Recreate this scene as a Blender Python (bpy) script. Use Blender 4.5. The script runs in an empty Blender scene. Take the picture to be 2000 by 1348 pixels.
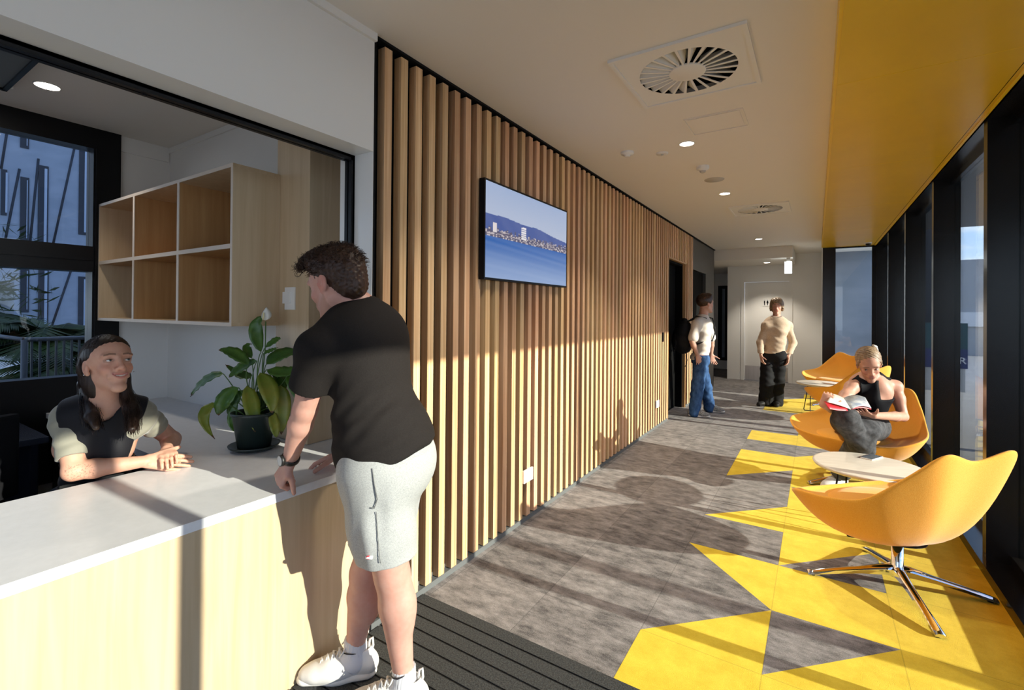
SUN_E=5.3; SKY_E=1.55; LAMP_E=46.; EXPO=.92
import bpy, bmesh, math, random
import numpy as np
from mathutils import Vector, Matrix
random.seed(7); rng=np.random.default_rng(7)
SC=bpy.context.scene; COL=SC.collection
PI=math.pi
# ------------------------------------------------------------------ camera
YAW,PIT,ROL=[math.radians(a) for a in (32.71796355,0.26753189,0.46820353)]
FPX=925.54; CXP=1000.; CYP=604.29
c_,s_=math.cos(YAW),math.sin(YAW)
F_=np.array([-s_*math.cos(PIT),c_*math.cos(PIT),math.sin(PIT)])
Rt=np.array([c_,s_,0.]); Up=np.cross(Rt,F_)
R_=math.cos(ROL)*Rt+math.sin(ROL)*Up; U_=-math.sin(ROL)*Rt+math.cos(ROL)*Up
CAM=np.array([0,0,1.42])
def at(px,py,w):
    """measured point: pixel of the photo and its distance along the viewing axis"""
    d=F_+R_*(px-CXP)/FPX+U_*(CYP-py)/FPX
    return CAM+d*(w/(d@F_))
cam=bpy.data.cameras.new('camera'); co=bpy.data.objects.new('camera',cam); COL.objects.link(co)
cam.sensor_width=36; cam.lens=FPX/2000*36; cam.shift_y=-(674-CYP)/2000
co.matrix_world=Matrix(((R_[0],U_[0],-F_[0],CAM[0]),(R_[1],U_[1],-F_[1],CAM[1]),(R_[2],U_[2],-F_[2],CAM[2]),(0,0,0,1)))
cam.clip_start=.05; cam.clip_end=500
SC.camera=co
# ------------------------------------------------------------------ materials
M={}
def nodes(name):
    m=bpy.data.materials.new(name); m.use_nodes=True; nt=m.node_tree; b=nt.nodes['Principled BSDF']; M[name]=m
    return m,nt,b
def N(nt,t,**kw):
    n=nt.nodes.new(t)
    for k,v in kw.items():
        if k in n.inputs: n.inputs[k].default_value=v
        else: setattr(n,k,v)
    return n
def c4(c): return (c[0],c[1],c[2],1)
def sr(r,g,b):  # sRGB 0-255 to linear
    f=lambda x:(x/255/12.92 if x<=10.3 else ((x/255+.055)/1.055)**2.4)
    return (f(r),f(g),f(b))
def mat(name,c,rough=.5,metal=0,c2=None,scale=(8,8,8),detail=4,bump=0,bscale=None,spec=None,coat=0,sheen=0,contrast=(.35,.65),coords='Object',emit=None,est=1,sub=0,subr=None):
    m,nt,b=nodes(name)
    b.inputs['Base Color'].default_value=c4(c); b.inputs['Roughness'].default_value=rough; b.inputs['Metallic'].default_value=metal
    if spec is not None: b.inputs['Specular IOR Level'].default_value=spec
    if coat: b.inputs['Coat Weight'].default_value=coat; b.inputs['Coat Roughness'].default_value=.15
    if sheen: b.inputs['Sheen Weight'].default_value=sheen; b.inputs['Sheen Roughness'].default_value=.4
    if sub: b.inputs['Subsurface Weight'].default_value=sub; b.inputs['Subsurface Radius'].default_value=(1,.35,.2); b.inputs['Subsurface Scale'].default_value=.012
    if emit is not None: b.inputs['Emission Color'].default_value=c4(emit); b.inputs['Emission Strength'].default_value=est
    tc=None
    if c2 is not None or bump:
        tc=N(nt,'ShaderNodeTexCoord')
    if c2 is not None:
        mp=N(nt,'ShaderNodeMapping'); mp.inputs['Scale'].default_value=scale
        no=N(nt,'ShaderNodeTexNoise',Scale=1.0,Detail=float(detail),Roughness=.6)
        cr=N(nt,'ShaderNodeValToRGB'); cr.color_ramp.elements[0].position=contrast[0]; cr.color_ramp.elements[1].position=contrast[1]
        cr.color_ramp.elements[0].color=c4(c); cr.color_ramp.elements[1].color=c4(c2)
        L=nt.links.new; L(tc.outputs[coords],mp.inputs['Vector']); L(mp.outputs[0],no.inputs['Vector']); L(no.outputs[0],cr.inputs[0]); L(cr.outputs[0],b.inputs['Base Color'])
    if bump:
        bs=bscale or 300
        mp2=N(nt,'ShaderNodeMapping'); mp2.inputs['Scale'].default_value=bs if isinstance(bs,tuple) else (bs,bs,bs)
        n2=N(nt,'ShaderNodeTexNoise',Scale=1.0,Detail=3.0); bp=N(nt,'ShaderNodeBump',Strength=bump,Distance=.002)
        L=nt.links.new; L(tc.outputs[coords],mp2.inputs['Vector']); L(mp2.outputs[0],n2.inputs['Vector']); L(n2.outputs[0],bp.inputs['Height']); L(bp.outputs[0],b.inputs['Normal'])
    return m
mat('white_paint',(.80,.79,.76),.55,bump=.05,bscale=200)
mat('white_wall',(.78,.78,.76),.22,bump=.02,bscale=60)
mat('ceiling_paint',(.80,.77,.72),.7)
mat('worktop',(.78,.78,.79),.35,c2=(.74,.74,.75),scale=(30,30,30))
mat('black_metal',(.008,.008,.009),.35,spec=.2)
mat('black_matte',(.008,.008,.009),.7,spec=.1)
mat('opening_shade',(.006,.006,.006),.8,spec=.05)  # near-black that stands for the shade inside doorways
mat('bronze_frame',(.007,.006,.005),.2,spec=.25)
mat('dark_panel',(.045,.045,.045),.35)
mat('chrome',(.83,.83,.84),.07,1)
mat('steel_brushed',(.55,.52,.48),.3,1,c2=(.65,.62,.58),scale=(200,2,2))
mat('grey_metal',(.17,.18,.18),.4,.3)
mat('plastic_white',(.82,.82,.80),.35)
mat('plastic_grey',(.5,.48,.44),.5)  # warm grey plastic for caps, lens, grille and bracket
mat('yellow_panel',sr(226,184,8),.38,c2=sr(220,178,6),scale=(2,2,2),coat=.1)
mat('yellow_lit_edge',sr(236,196,30),.35)  # lighter copy of the panel yellow, light on the bulkhead side put into colour
mat('lamp_glow',(1,1,1),.5,emit=(1,.93,.82),est=9)
mat('sign_glow',(1,1,1),.5,emit=(.95,1,.97),est=2.4)
mat('concrete_dark',(.16,.16,.17),.8,c2=(.2,.2,.21),scale=(3,3,3))
mat('pavement',(.33,.32,.31),.85,c2=(.4,.39,.37),scale=(2,2,2))
mat('facade',(.15,.185,.24),.8,c2=(.19,.225,.285),scale=(1.2,1.2,2.5))
mat('facade_line',(.03,.035,.045),.8,spec=.1)
mat('facade_sky_tint',(.22,.27,.36),.3)  # sky reflection of the slit windows put into the pane colour
mat('cassette_grey',(.13,.135,.13),.5)
mat('facade_glass',(.10,.12,.15),.08,spec=.8,coat=.4)
mat('panel_grey',(.36,.37,.38),.6,c2=(.4,.41,.42),scale=(1,1,1))
mat('panel_white',(.72,.73,.74),.6)
mat('sign_teal',sr(8,62,72),.35); mat('sign_navy',sr(22,40,92),.35); mat('sign_text',(.7,.72,.76),.5)
def wood(name,ca,cb,grain=(60,60,1.6),rough=.42,island=0.0,big=None,axis=2,coat=0.0):
    m,nt,b=nodes(name); L=nt.links.new
    tc=N(nt,'ShaderNodeTexCoord'); mp=N(nt,'ShaderNodeMapping'); mp.inputs['Scale'].default_value=grain
    geo=N(nt,'ShaderNodeNewGeometry')
    add=N(nt,'ShaderNodeVectorMath',operation='ADD'); sc=N(nt,'ShaderNodeVectorMath',operation='SCALE'); sc.inputs['Scale'].default_value=37.
    cmb=N(nt,'ShaderNodeCombineXYZ')
    L(geo.outputs['Random Per Island'],cmb.inputs[0]); L(geo.outputs['Random Per Island'],cmb.inputs[2]); L(cmb.outputs[0],sc.inputs[0])
    L(tc.outputs['Object'],mp.inputs[0]); L(mp.outputs[0],add.inputs[0]); L(sc.outputs[0],add.inputs[1])
    n1=N(nt,'ShaderNodeTexNoise',Scale=1.,Detail=5.,Roughness=.55,Distortion=.6); L(add.outputs[0],n1.inputs['Vector'])
    cr=N(nt,'ShaderNodeValToRGB'); e=cr.color_ramp.elements; e[0].position=.33;e[1].position=.68; e[0].color=c4(ca); e[1].color=c4(cb); L(n1.outputs[0],cr.inputs[0])
    out=cr.outputs[0]
    if island:
        hs=N(nt,'ShaderNodeHueSaturation'); mr=N(nt,'ShaderNodeMapRange'); mr.inputs[3].default_value=1-island; mr.inputs[4].default_value=1+island*.55
        m2=N(nt,'ShaderNodeMath',operation='MULTIPLY'); m2.inputs[1].default_value=7.31; fr=N(nt,'ShaderNodeMath',operation='FRACT')
        m3=N(nt,'ShaderNodeMapRange'); m3.inputs[3].default_value=.485; m3.inputs[4].default_value=.507
        L(geo.outputs['Random Per Island'],mr.inputs[0]); L(mr.outputs[0],hs.inputs['Value']); L(geo.outputs['Random Per Island'],m2.inputs[0]); L(m2.outputs[0],fr.inputs[0]); L(fr.outputs[0],m3.inputs[0]); L(m3.outputs[0],hs.inputs['Hue'])
        L(out,hs.inputs['Color']); out=hs.outputs[0]
    L(out,b.inputs['Base Color']); b.inputs['Roughness'].default_value=rough
    if coat: b.inputs['Coat Weight'].default_value=coat
    bp=N(nt,'ShaderNodeBump',Strength=.12,Distance=.001); L(n1.outputs[0],bp.inputs['Height']); L(bp.outputs[0],b.inputs['Normal'])
    return m
wood('maple',sr(190,166,132),sr(204,182,150),grain=(26,26,1.3),rough=.38)
wood('maple_deep',sr(176,132,84),sr(194,152,102),grain=(26,26,1.3),rough=.4)
wood('batten',sr(208,160,110),sr(238,202,156),grain=(70,70,1.4),rough=.5,island=.22)
wood('table_wood',sr(222,212,196),sr(234,226,212),grain=(4,50,50),rough=.4)
# edge band of the shelf
mat('edge_band',sr(214,198,180),.5)
# clear glass: transparent with a fresnel mirror
def glass(name,tint=(1,1,1),refl=1.0):
    m,nt,b=nodes(name); L=nt.links.new; nt.nodes.remove(b); o=nt.nodes['Material Output']
    tr=N(nt,'ShaderNodeBsdfTransparent'); tr.inputs[0].default_value=c4(tint); gl=N(nt,'ShaderNodeBsdfGlossy'); gl.inputs['Roughness'].default_value=0.0
    fr=N(nt,'ShaderNodeFresnel',IOR=1.52); mu=N(nt,'ShaderNodeMath',operation='MULTIPLY'); mu.inputs[1].default_value=refl; mu.use_clamp=True
    mx=N(nt,'ShaderNodeMixShader'); L(fr.outputs[0],mu.inputs[0]); L(mu.outputs[0],mx.inputs[0]); L(tr.outputs[0],mx.inputs[1]); L(gl.outputs[0],mx.inputs[2]); L(mx.outputs[0],o.inputs[0])
    return m
glass('glass',(.93,.96,.95),.55)
# carpets
TS=.482; TX0=-.175; TY0=2.11
def carpet(name,lo,hi,streak,tile):
    m,nt,b=nodes(name); L=nt.links.new
    geo=N(nt,'ShaderNodeNewGeometry')
    mp=N(nt,'ShaderNodeMapping'); mp.inputs['Scale'].default_value=streak; L(geo.outputs['Position'],mp.inputs[0])
    n1=N(nt,'ShaderNodeTexNoise',Scale=1.,Detail=6.,Roughness=.72); L(mp.outputs[0],n1.inputs['Vector'])
    # tile id
    mt=N(nt,'ShaderNodeMapping'); mt.inputs['Location'].default_value=(-TX0/TS+20,-TY0/TS+20,0); mt.inputs['Scale'].default_value=(1/TS,1/TS,0); L(geo.outputs['Position'],mt.inputs[0])
    fl=N(nt,'ShaderNodeVectorMath',operation='FLOOR'); L(mt.outputs[0],fl.inputs[0]); wn=N(nt,'ShaderNodeTexWhiteNoise'); L(fl.outputs[0],wn.inputs['Vector'])
    fr=N(nt,'ShaderNodeVectorMath',operation='FRACTION'); L(mt.outputs[0],fr.inputs[0]); sp=N(nt,'ShaderNodeSeparateXYZ'); L(fr.outputs[0],sp.inputs[0])
    n2=N(nt,'ShaderNodeTexNoise',Scale=260.,Detail=2.,Roughness=.7); L(geo.outputs['Position'],n2.inputs['Vector'])
    a=N(nt,'ShaderNodeMath',operation='MULTIPLY_ADD'); a.inputs[1].default_value=tile; L(wn.outputs[0],a.inputs[0]); L(n1.outputs[0],a.inputs[2])
    a2=N(nt,'ShaderNodeMath',operation='MULTIPLY_ADD'); a2.inputs[1].default_value=.55; L(n2.outputs[0],a2.inputs[0]); L(a.outputs[0],a2.inputs[2])
    mr=N(nt,'ShaderNodeMapRange'); mr.inputs[1].default_value=.62; mr.inputs[2].default_value=.98+tile; L(a2.outputs[0],mr.inputs[0])
    mx=N(nt,'ShaderNodeMixRGB'); mx.inputs[1].default_value=c4(lo); mx.inputs[2].default_value=c4(hi); L(mr.outputs[0],mx.inputs[0])
    # joint lines between the carpet tiles
    def edge(o):
        p=N(nt,'ShaderNodeMath',operation='PINGPONG'); p.inputs[1].default_value=.5; L(o,p.inputs[0]); g=N(nt,'ShaderNodeMath',operation='LESS_THAN'); g.inputs[1].default_value=.0045; L(p.outputs[0],g.inputs[0]); return g
    e1,e2=edge(sp.outputs[0]),edge(sp.outputs[1]); mxx=N(nt,'ShaderNodeMath',operation='MAXIMUM'); L(e1.outputs[0],mxx.inputs[0]); L(e2.outputs[0],mxx.inputs[1])
    ml=N(nt,'ShaderNodeMath',operation='MULTIPLY'); ml.inputs[1].default_value=.35; L(mxx.outputs[0],ml.inputs[0])
    dk=N(nt,'ShaderNodeMixRGB'); dk.inputs[2].default_value=(lo[0]*.4,lo[1]*.4,lo[2]*.4,1); L(ml.outputs[0],dk.inputs[0]); L(mx.outputs[0],dk.inputs[1])
    L(dk.outputs[0],b.inputs['Base Color']); b.inputs['Roughness'].default_value=.95; b.inputs['Specular IOR Level'].default_value=.15
    b.inputs['Sheen Weight'].default_value=.08
    n3=N(nt,'ShaderNodeTexNoise',Scale=420.,Detail=1.); L(geo.outputs['Position'],n3.inputs['Vector'])
    bp=N(nt,'ShaderNodeBump',Strength=.7,Distance=.003); L(n3.outputs[0],bp.inputs['Height']); L(bp.outputs[0],b.inputs['Normal'])
carpet('carpet_grey',(.055,.050,.050),(.37,.345,.335),(8,17,8),.10)
carpet('carpet_yellow',(.66,.46,.025),(.84,.63,.055),(9,9,9),.05)
mat('mat_ribbed',(.014,.015,.015),.95,c2=(.05,.053,.053),scale=(170,170,170),detail=2,bump=.8,bscale=240)
mat('mat_gap',(.012,.012,.012),.5)
mat('chair_fabric',sr(240,162,48),.9,c2=sr(247,178,68),scale=(260,260,260),detail=2,bump=.35,bscale=420,sheen=.25)
mat('fabric_black',(.010,.010,.012),.85,spec=.1,bump=.2,bscale=300)
mat('navy_dark',(.008,.010,.02),.6,spec=.15)
mat('desk_top',(.03,.035,.05),.18)
# ------------------------------------------------------------------ object helpers
def tag(o,label=None,cat=None,group=None,kind=None):
    if label: o['label']=label
    if cat: o['category']=cat
    if group: o['group']=group
    if kind: o['kind']=kind
    return o
def empty(name,loc=(0,0,0),rz=0,**kw):
    o=bpy.data.objects.new(name,None); COL.objects.link(o); o.location=loc; o.rotation_euler=(0,0,rz); o.empty_display_size=.1
    return tag(o,**kw)
def link(name,me,m,parent=None,smooth=False,**kw):
    o=bpy.data.objects.new(name,me); COL.objects.link(o)
    if m is not None:
        for mm in (m if isinstance(m,(list,tuple)) else [m]): me.materials.append(M[mm] if isinstance(mm,str) else mm)
    if smooth: me.polygons.foreach_set('use_smooth',[True]*len(me.polygons))
    if parent is not None: o.parent=parent
    return tag(o,**kw)
def fix(o,parent):
    """parent o while keeping coordinates given in world space (parents only translate/rotate)"""
    o.parent=parent; o.matrix_parent_inverse=(Matrix.Translation(parent.location)@parent.rotation_euler.to_matrix().to_4x4()).inverted()
    return o
class MB:
    def __init__(s): s.bm=bmesh.new(); s.mi=0
    def _v(s,vs,fs):
        vv=[s.bm.verts.new(tuple(v)) for v in vs]
        out=[]
        for f in fs:
            fc=s.bm.faces.new([vv[i] for i in f]); fc.material_index=s.mi; out.append(fc)
        return vv,out
    def box(s,a,b,bev=0):
        x0,x1=sorted((a[0],b[0]));y0,y1=sorted((a[1],b[1]));z0,z1=sorted((a[2],b[2]))
        vs=[(x0,y0,z0),(x1,y0,z0),(x1,y1,z0),(x0,y1,z0),(x0,y0,z1),(x1,y0,z1),(x1,y1,z1),(x0,y1,z1)]
        vv,ff=s._v(vs,[(0,3,2,1),(4,5,6,7),(0,1,5,4),(1,2,6,5),(2,3,7,6),(3,0,4,7)])
        if bev:
            es=list({e for f in ff for e in f.edges}); bmesh.ops.bevel(s.bm,geom=es,offset=bev,segments=2,affect='EDGES',profile=.7)
        return s
    def poly(s,pts): s._v(pts,[tuple(range(len(pts)))]); return s
    def prism(s,pts,z0,z1):
        n=len(pts); vs=[(x,y,z0) for x,y in pts]+[(x,y,z1) for x,y in pts]
        s._v(vs,[tuple(range(n))[::-1],tuple(range(n,2*n))]+[(i,(i+1)%n,n+(i+1)%n,n+i) for i in range(n)]); return s
    def tube(s,pts,r,seg=10,cap=True,closed=False,flat=None):
        P=[np.array(p,float) for p in pts]; n=len(P); rs=r if hasattr(r,'__len__') else [r]*n
        up=None; rings=[]
        for i in range(n):
            a=P[i-1] if (i>0 or closed) else P[i]; b=P[(i+1)%n] if (i<n-1 or closed) else P[i]
            t=b-a; t=t/(np.linalg.norm(t)+1e-12)
            if up is None:
                up=np.array([0,0,1.]) if abs(t[2])<.9 else np.array([1.,0,0])
            u=up-t*(up@t); u/=np.linalg.norm(u)+1e-12; v=np.cross(t,u); up=u
            rings.append([s.bm.verts.new(tuple(P[i]+rs[i]*(math.cos(q)*v*(flat[0] if flat else 1)+math.sin(q)*u*(flat[1] if flat else 1)))) for q in [2*PI*k/seg for k in range(seg)]])
        m=n if closed else n-1
        for i in range(m):
            A,B=rings[i],rings[(i+1)%n]
            for k in range(seg):
                f=s.bm.faces.new((A[k],A[(k+1)%seg],B[(k+1)%seg],B[k])); f.smooth=True; f.material_index=s.mi
        if cap and not closed:
            for rg,fl in ((rings[0],True),(rings[-1],False)):
                f=s.bm.faces.new(rg[::-1] if fl else rg); f.material_index=s.mi
        return s
    def lathe(s,prof,c=(0,0,0),seg=32,smooth=True):
        rings=[]
        for r,z in prof:
            if r<1e-6: rings.append([s.bm.verts.new((c[0],c[1],c[2]+z))])
            else: rings.append([s.bm.verts.new((c[0]+r*math.cos(2*PI*k/seg),c[1]+r*math.sin(2*PI*k/seg),c[2]+z)) for k in range(seg)])
        for A,B in zip(rings,rings[1:]):
            for k in range(seg):
                k2=(k+1)%seg
                if len(A)==1 and len(B)==1: continue
                if len(A)==1: f=s.bm.faces.new((A[0],B[k2],B[k]))
                elif len(B)==1: f=s.bm.faces.new((A[k],A[k2],B[0]))
                else: f=s.bm.faces.new((A[k],A[k2],B[k2],B[k]))
                f.smooth=smooth; f.material_index=s.mi
        return s
    def build(s,name,m,parent=None,**kw):
        bmesh.ops.recalc_face_normals(s.bm,faces=s.bm.faces)
        me=bpy.data.meshes.new(name); s.bm.to_mesh(me); s.bm.free()
        return link(name,me,m,parent,**kw)
def box(name,a,b,m,parent=None,bev=0,**kw): return MB().box(a,b,bev).build(name,m,parent,**kw)
def copy_tree(o,parent=None):
    c=o.copy(); COL.objects.link(c)
    if parent is not None: c.parent=parent
    for ch in list(o.children): copy_tree(ch,c)
    return c
ST=dict(kind='structure')
# ------------------------------------------------------------------ dimensions
XW=-1.648      # face of the reception wall / battens
YB=1.62        # back wall of the reception room
XL=-4.15       # window wall of the reception room
CE=2.64        # ceiling height
XG=.93         # glass line
YE=9.42        # end of glazed bay
YF=11.22       # far wall
Y0=-4.0
# ------------------------------------------------------------------ floor with triangle pattern
m=MB(); T=TS
cx=[TX0-T,TX0,TX0+T,.775]; ry=lambda k: TY0+T*k
def quad(x0,x1,y0,y1,mi):
    m.mi=mi; m.poly([(x0,y0,0),(x1,y0,0),(x1,y1,0),(x0,y1,0)])
def tri_tile(c,k,grey_corner):
    """tile of column c, row k split on a diagonal; grey half holds the named corner, the other is yellow"""
    x0,x1=cx[c],cx[c+1]; y0,y1=ry(k),ry(k+1); P={'bl':(x0,y0,0),'br':(x1,y0,0),'tr':(x1,y1,0),'tl':(x0,y1,0)}
    order=['bl','br','tr','tl']; i=order.index(grey_corner)
    g=[P[order[i-1]],P[order[i]],P[order[(i+1)%4]]]; y=[P[order[(i+1)%4]],P[order[(i+2)%4]],P[order[i-1]]]
    m.mi=0; m.poly(g); m.mi=1; m.poly(y)
mat_y=1.77
a={ (0,0):'tl',(0,1):'bl',(0,2):'g',(0,3):'tl',(0,4):'g',(0,5):'br',(0,6):'y',(0,7):'g',(0,8):'y',(0,9):'g',(0,10):'g',(0,11):'g',(0,12):'y',(0,13):'y',(0,14):'tl',
    (1,0):'tl',(1,2):'br',(1,4):'tr',(1,7):'tl',(1,11):'tl',(1,15):'br'}
for c in range(3):
    quad(cx[c],cx[c+1],mat_y,TY0,1)
    for k in range(0,19):
        v=a.get((c,k),'g' if (c==0 or k>=16) else 'y')
        y1=min(ry(k+1),YF+.1)
        if ry(k)>=y1: continue
        if v in 'gy': quad(cx[c],cx[c+1],ry(k),y1,1 if v=='y' else 0)
        else: tri_tile(c,k,v)
quad(-6.5,cx[0],mat_y,YF+.1,0); quad(-6.5,.775,YF+.1,15.5,0); quad(-6.5,XW,-4,mat_y,0)
quad(.775,1.0,-4,YF,0)
floor=m.build('floor',['carpet_grey','carpet_yellow'],**ST)
# slab under it all
box('floor_slab',(-6.6,-4,-.25),(1.0,15.6,-.012),'concrete_dark',**ST)
# entrance matting
em=empty('entrance_mat',(-.4,.5,0),label='dark ribbed entrance matting at the foot of the counter',cat='mat')
g=MB(); g.box((XW+.002,-1.0,-.010),(.77,mat_y,.001)); fix(g.build('mat_tray','mat_gap'),em)
m=MB(); y=mat_y
while y>-1.0:
    m.box((XW+.004,y-.066,-.005),(.768,y-.004,.006)); y-=.0715
fix(m.build('carpet_strips','mat_ribbed'),em)
# ------------------------------------------------------------------ corridor side wall (left) and reception opening
CO=0.022 # top of the opening is 2.122
m=MB(); HB=2.122; JY=1.421
m.box((XW,Y0,HB),(-1.87,JY,CE))              # header
m.box((XW,JY,0),(-1.87,1.4235,CE))             # jamb
wl=m.build('wall_left','white_wall',**ST)
box('trim_1',(XW+.016,Y0,2.606),(XW,JY+.006,CE),'white_paint',**ST)
# black sliding-screen track round the opening
m=MB(); m.box((-1.768,Y0,2.098),(-1.786,JY,HB)); m.box((-1.794,Y0,2.098),(-1.812,JY,HB)); m.box((-1.768,Y0,2.110),(-1.812,JY,HB))
m.box((-1.768,1.401,.752),(-1.786,JY,HB)); m.box((-1.794,1.401,.752),(-1.812,JY,HB)); m.box((-1.768,1.411,.752),(-1.812,JY,HB))
for yy in (.62,1.38): m.box((-1.786,yy,2.093),(-1.794,yy+.012,2.10))
m.build('screen_track','black_metal',label='black metal screen track lining the head and jamb of the reception opening',cat='track')
# batten wall backing, black
m=MB(); m.box((-1.70,1.43,0),(-1.80,6.42,CE)); m.box((-1.70,6.42,2.17),(-1.80,7.42,CE)); m.box((-1.70,7.42,0),(-1.80,7.93,CE))
m.box((XW-.002,1.424,0),(-1.70,1.436,CE))
m.build('wall_batten_backing','black_matte',**ST)
bt=empty('batten_cladding',(XW-.02,3.9,0),label='vertical timber batten cladding along the left corridor wall',cat='wall cladding')
m=MB(); y=1.484; k=0
while y<7.9:
    x0=XW-.045; j=rng.uniform(-.0015,.0015)
    z0=.035; z1=2.615
    if 6.395<y+.044 and y<7.43: z0=2.172
    m.box((x0,y+j,z0),(XW,y+.0445+j,z1)); y+=.0988; k+=1
fix(m.build('battens','batten'),bt)
m=MB(); m.box((XW-.04,1.44,0),(XW-.052,6.42,.05)); m.box((XW-.04,7.42,0),(XW-.052,7.93,.05)); m.box((XW-.044,1.44,0),(XW-.004,6.41,.03)); m.box((XW-.044,7.43,0),(XW-.004,7.92,.03)); fix(m.build('skirting','grey_metal'),bt)
# door opening through the battens
m=MB()
m.box((XW-.005,6.405,0),(-1.95,6.43,2.17)); m.box((XW-.005,6.405,2.15),(-1.95,7.43,2.172))
m.box((XW-.01,7.40,0),(-1.79,7.43,2.16))
d1=m.build('door_1','maple_deep',**ST)
m=MB(); m.box((-1.80,6.43,0),(-1.83,7.40,2.15)); m.box((-1.70,7.375,0),(-1.80,7.40,2.15)); m.box((-1.70,6.43,2.12),(-1.80,7.4,2.15)); m.box((-1.70,6.43,0),(-1.80,6.455,2.15)); m.build('door_infill','opening_shade',d1,label='black sheet and frame for the unlit inside of the doorway')  # dark frame, plus a black sheet painted as the unlit room behind
# dark end wall
m=MB(); m.box((XW-.02,7.93,2.0+.12),(-1.80,9.82,CE)); m.box((XW-.02,9.0,0),(-1.80,9.82,2.12)); m.box((XW-.02,7.93,0),(-1.80,7.95,2.12)); m.box((XW-.02,9.80,0),(-3.5,9.82,CE))
m.build('wall_dark_panel','dark_panel',**ST)
m=MB(); m.box((-1.72,7.95,0),(-1.76,9.0,2.12)); d2=m.build('door_2','opening_shade',**ST)  # black sheet standing in for the unlit opening
# backing of rooms behind the corridor wall
m=MB(); m.box((-1.87,YB,0),(XL-.1,YB+.1,CE)); m.box((-1.80,YB+.1,0),(-1.9,6.4,CE)); m.build('wall_back','white_paint',**ST)
# ------------------------------------------------------------------ ceiling
m=MB()
m.box((XL-.1,Y0,CE),(-1.87,YB,CE+.1)); 
for (ya,yb_) in ((Y0,2.478-.28),(2.478+.28,6.20-.28),(6.20+.28,9.8)): m.box((-1.87,ya,CE),(.08,yb_,CE+.1))
for yc in (2.478,6.20): m.box((-1.87,yc-.28,CE),(-.556-.28,yc+.28,CE+.1)); m.box((-.556+.28,yc-.28,CE),(.08,yc+.28,CE+.1))
m.box((.06,Y0,CE+.02),(XG+.2,9.8,CE+.1))
m.box((-.37,9.8,CE),(.12,YF+.1,CE+.1))
m.build('ceiling','ceiling_paint',**ST)
m=MB(); m.box((-6.5,9.8,2.43),(-.372,YF+3.8,CE+.1)); m.build('ceiling_lowered','ceiling_paint',**ST)
# black strip painted in for the shade of the gap above the battens
box('gap_shade_strip',(XW+.004,1.421,2.628),(-1.70,9.8,CE+.001),'black_matte',**ST)
# yellow bulkhead over the window
m=MB(); m.box((.078,Y0,2.52),(.80,YE,CE+.03)); m.mi=1; m.box((.0655,Y0,2.524),(.078,YE,CE+.005))
m.box((.772,Y0,2.515),(.784,YE,2.52))
yb=m.build('ceiling_bulkhead',['yellow_panel','yellow_lit_edge'],**ST)
m=MB()
for y in (1.15,2.75,4.35,5.95,7.55): m.box((.079,y,2.5193),(.772,y+.004,2.5203))
m.build('seam','yellow_lit_edge',yb)
box('seam_groove',(.752,Y0,2.5192),(.755,YE,2.5203),'bronze_frame',yb)
# ------------------------------------------------------------------ far end of the corridor
m=MB()
m.box((-1.63,YF,0),(-1.36,YF+.1,2.43)); m.box((-1.36,YF,2.16),(-.41,YF+.1,2.43)); m.box((-.41,YF,0),(.12,YF+.1,CE))
m.box((-.372,9.8,2.43),(-.36,YF-.002,CE-.002))
m.box((-1.63,YF+.1,0),(-1.62,YF+1.9,2.43))
m.build('wall_far','white_paint',**ST)
box('wall_far_side',(.082,YE+.07,0),(.12,YF,CE),'white_paint',**ST)
m=MB(); m.box((-1.36,YF-.015,0),(-1.295,YF+.02,2.16)); m.box((-.475,YF-.015,0),(-.41,YF+.02,2.16)); m.box((-1.295,YF-.015,2.085),(-.475,YF+.02,2.16)); d3=m.build('door_3','white_paint',**ST)
box('door_infill',(-1.295,YF+.03,.01),(-.475,YF+.06,2.085),'white_paint',d3)
box('kick_plate',(-1.28,YF+.026,.01),(-.49,YF+.031,.31),'steel_brushed',d3,label='brushed steel kick plate')
m=MB(); m.tube([(-.56,YF+.03,1.0),(-.56,YF-.03,1.0),(-.66,YF-.03,1.0)],.009); m.build('door_handle','chrome',d3)
sg=empty('restroom_sign',(-.89,YF+.03,1.65),label='small white restroom sign with two black figures on the far door',cat='sign')
fix(box('sign_plate',(-.95,YF+.022,1.575),(-.83,YF+.03,1.725),'plastic_white'),sg)
m=MB()
for xx,sk in ((-.918,0),(-.862,1)):
    m.lathe([(0,-.003),(.009,-.003),(.009,.003),(0,.003)],(xx,YF+.018,1.70),12)
    pts=[(xx-.012,1.687),(xx+.012,1.687),(xx+(.02 if sk else .012),1.635),(xx+.008,1.635),(xx+.008,1.595),(xx-.008,1.595),(xx-.008,1.635),(xx-(.02 if sk else .012),1.635)]
    m._v([(x,YF+.019,z) for x,z in pts]+[(x,YF+.022,z) for x,z in pts],[tuple(range(8)),tuple(range(8,16))[::-1]])
fix(m.build('pictogram','black_matte'),sg)
# passage beyond, with a window strip
m=MB(); m.box((-3.6,13.1,0),(-1.62,13.2,2.43)); m.box((-3.6,9.82,0),(-3.7,13.1,2.43)); m.build('wall_passage','white_paint',**ST)
wn=empty('window_9',(-1.95,13.09,1.2),**ST)
fix(box('frame',(-2.12,13.05,.22),(-1.74,13.1,2.12),'black_metal'),wn)
fix(box('pane',(-2.02,13.04,.30),(-1.955,13.049,2.04),'facade'),wn)
# exit light on its bracket
ex=empty('exit_light',(-.43,9.86,2.43),label='small glowing white exit light hanging under the far bulkhead',cat='sign light')
fix(box('light_box',(-.485,9.80,2.15),(-.375,9.93,2.355),'sign_glow'),ex); fix(box('bracket',(-.46,9.82,2.355),(-.40,9.91,2.43),'plastic_grey'),ex)
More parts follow.
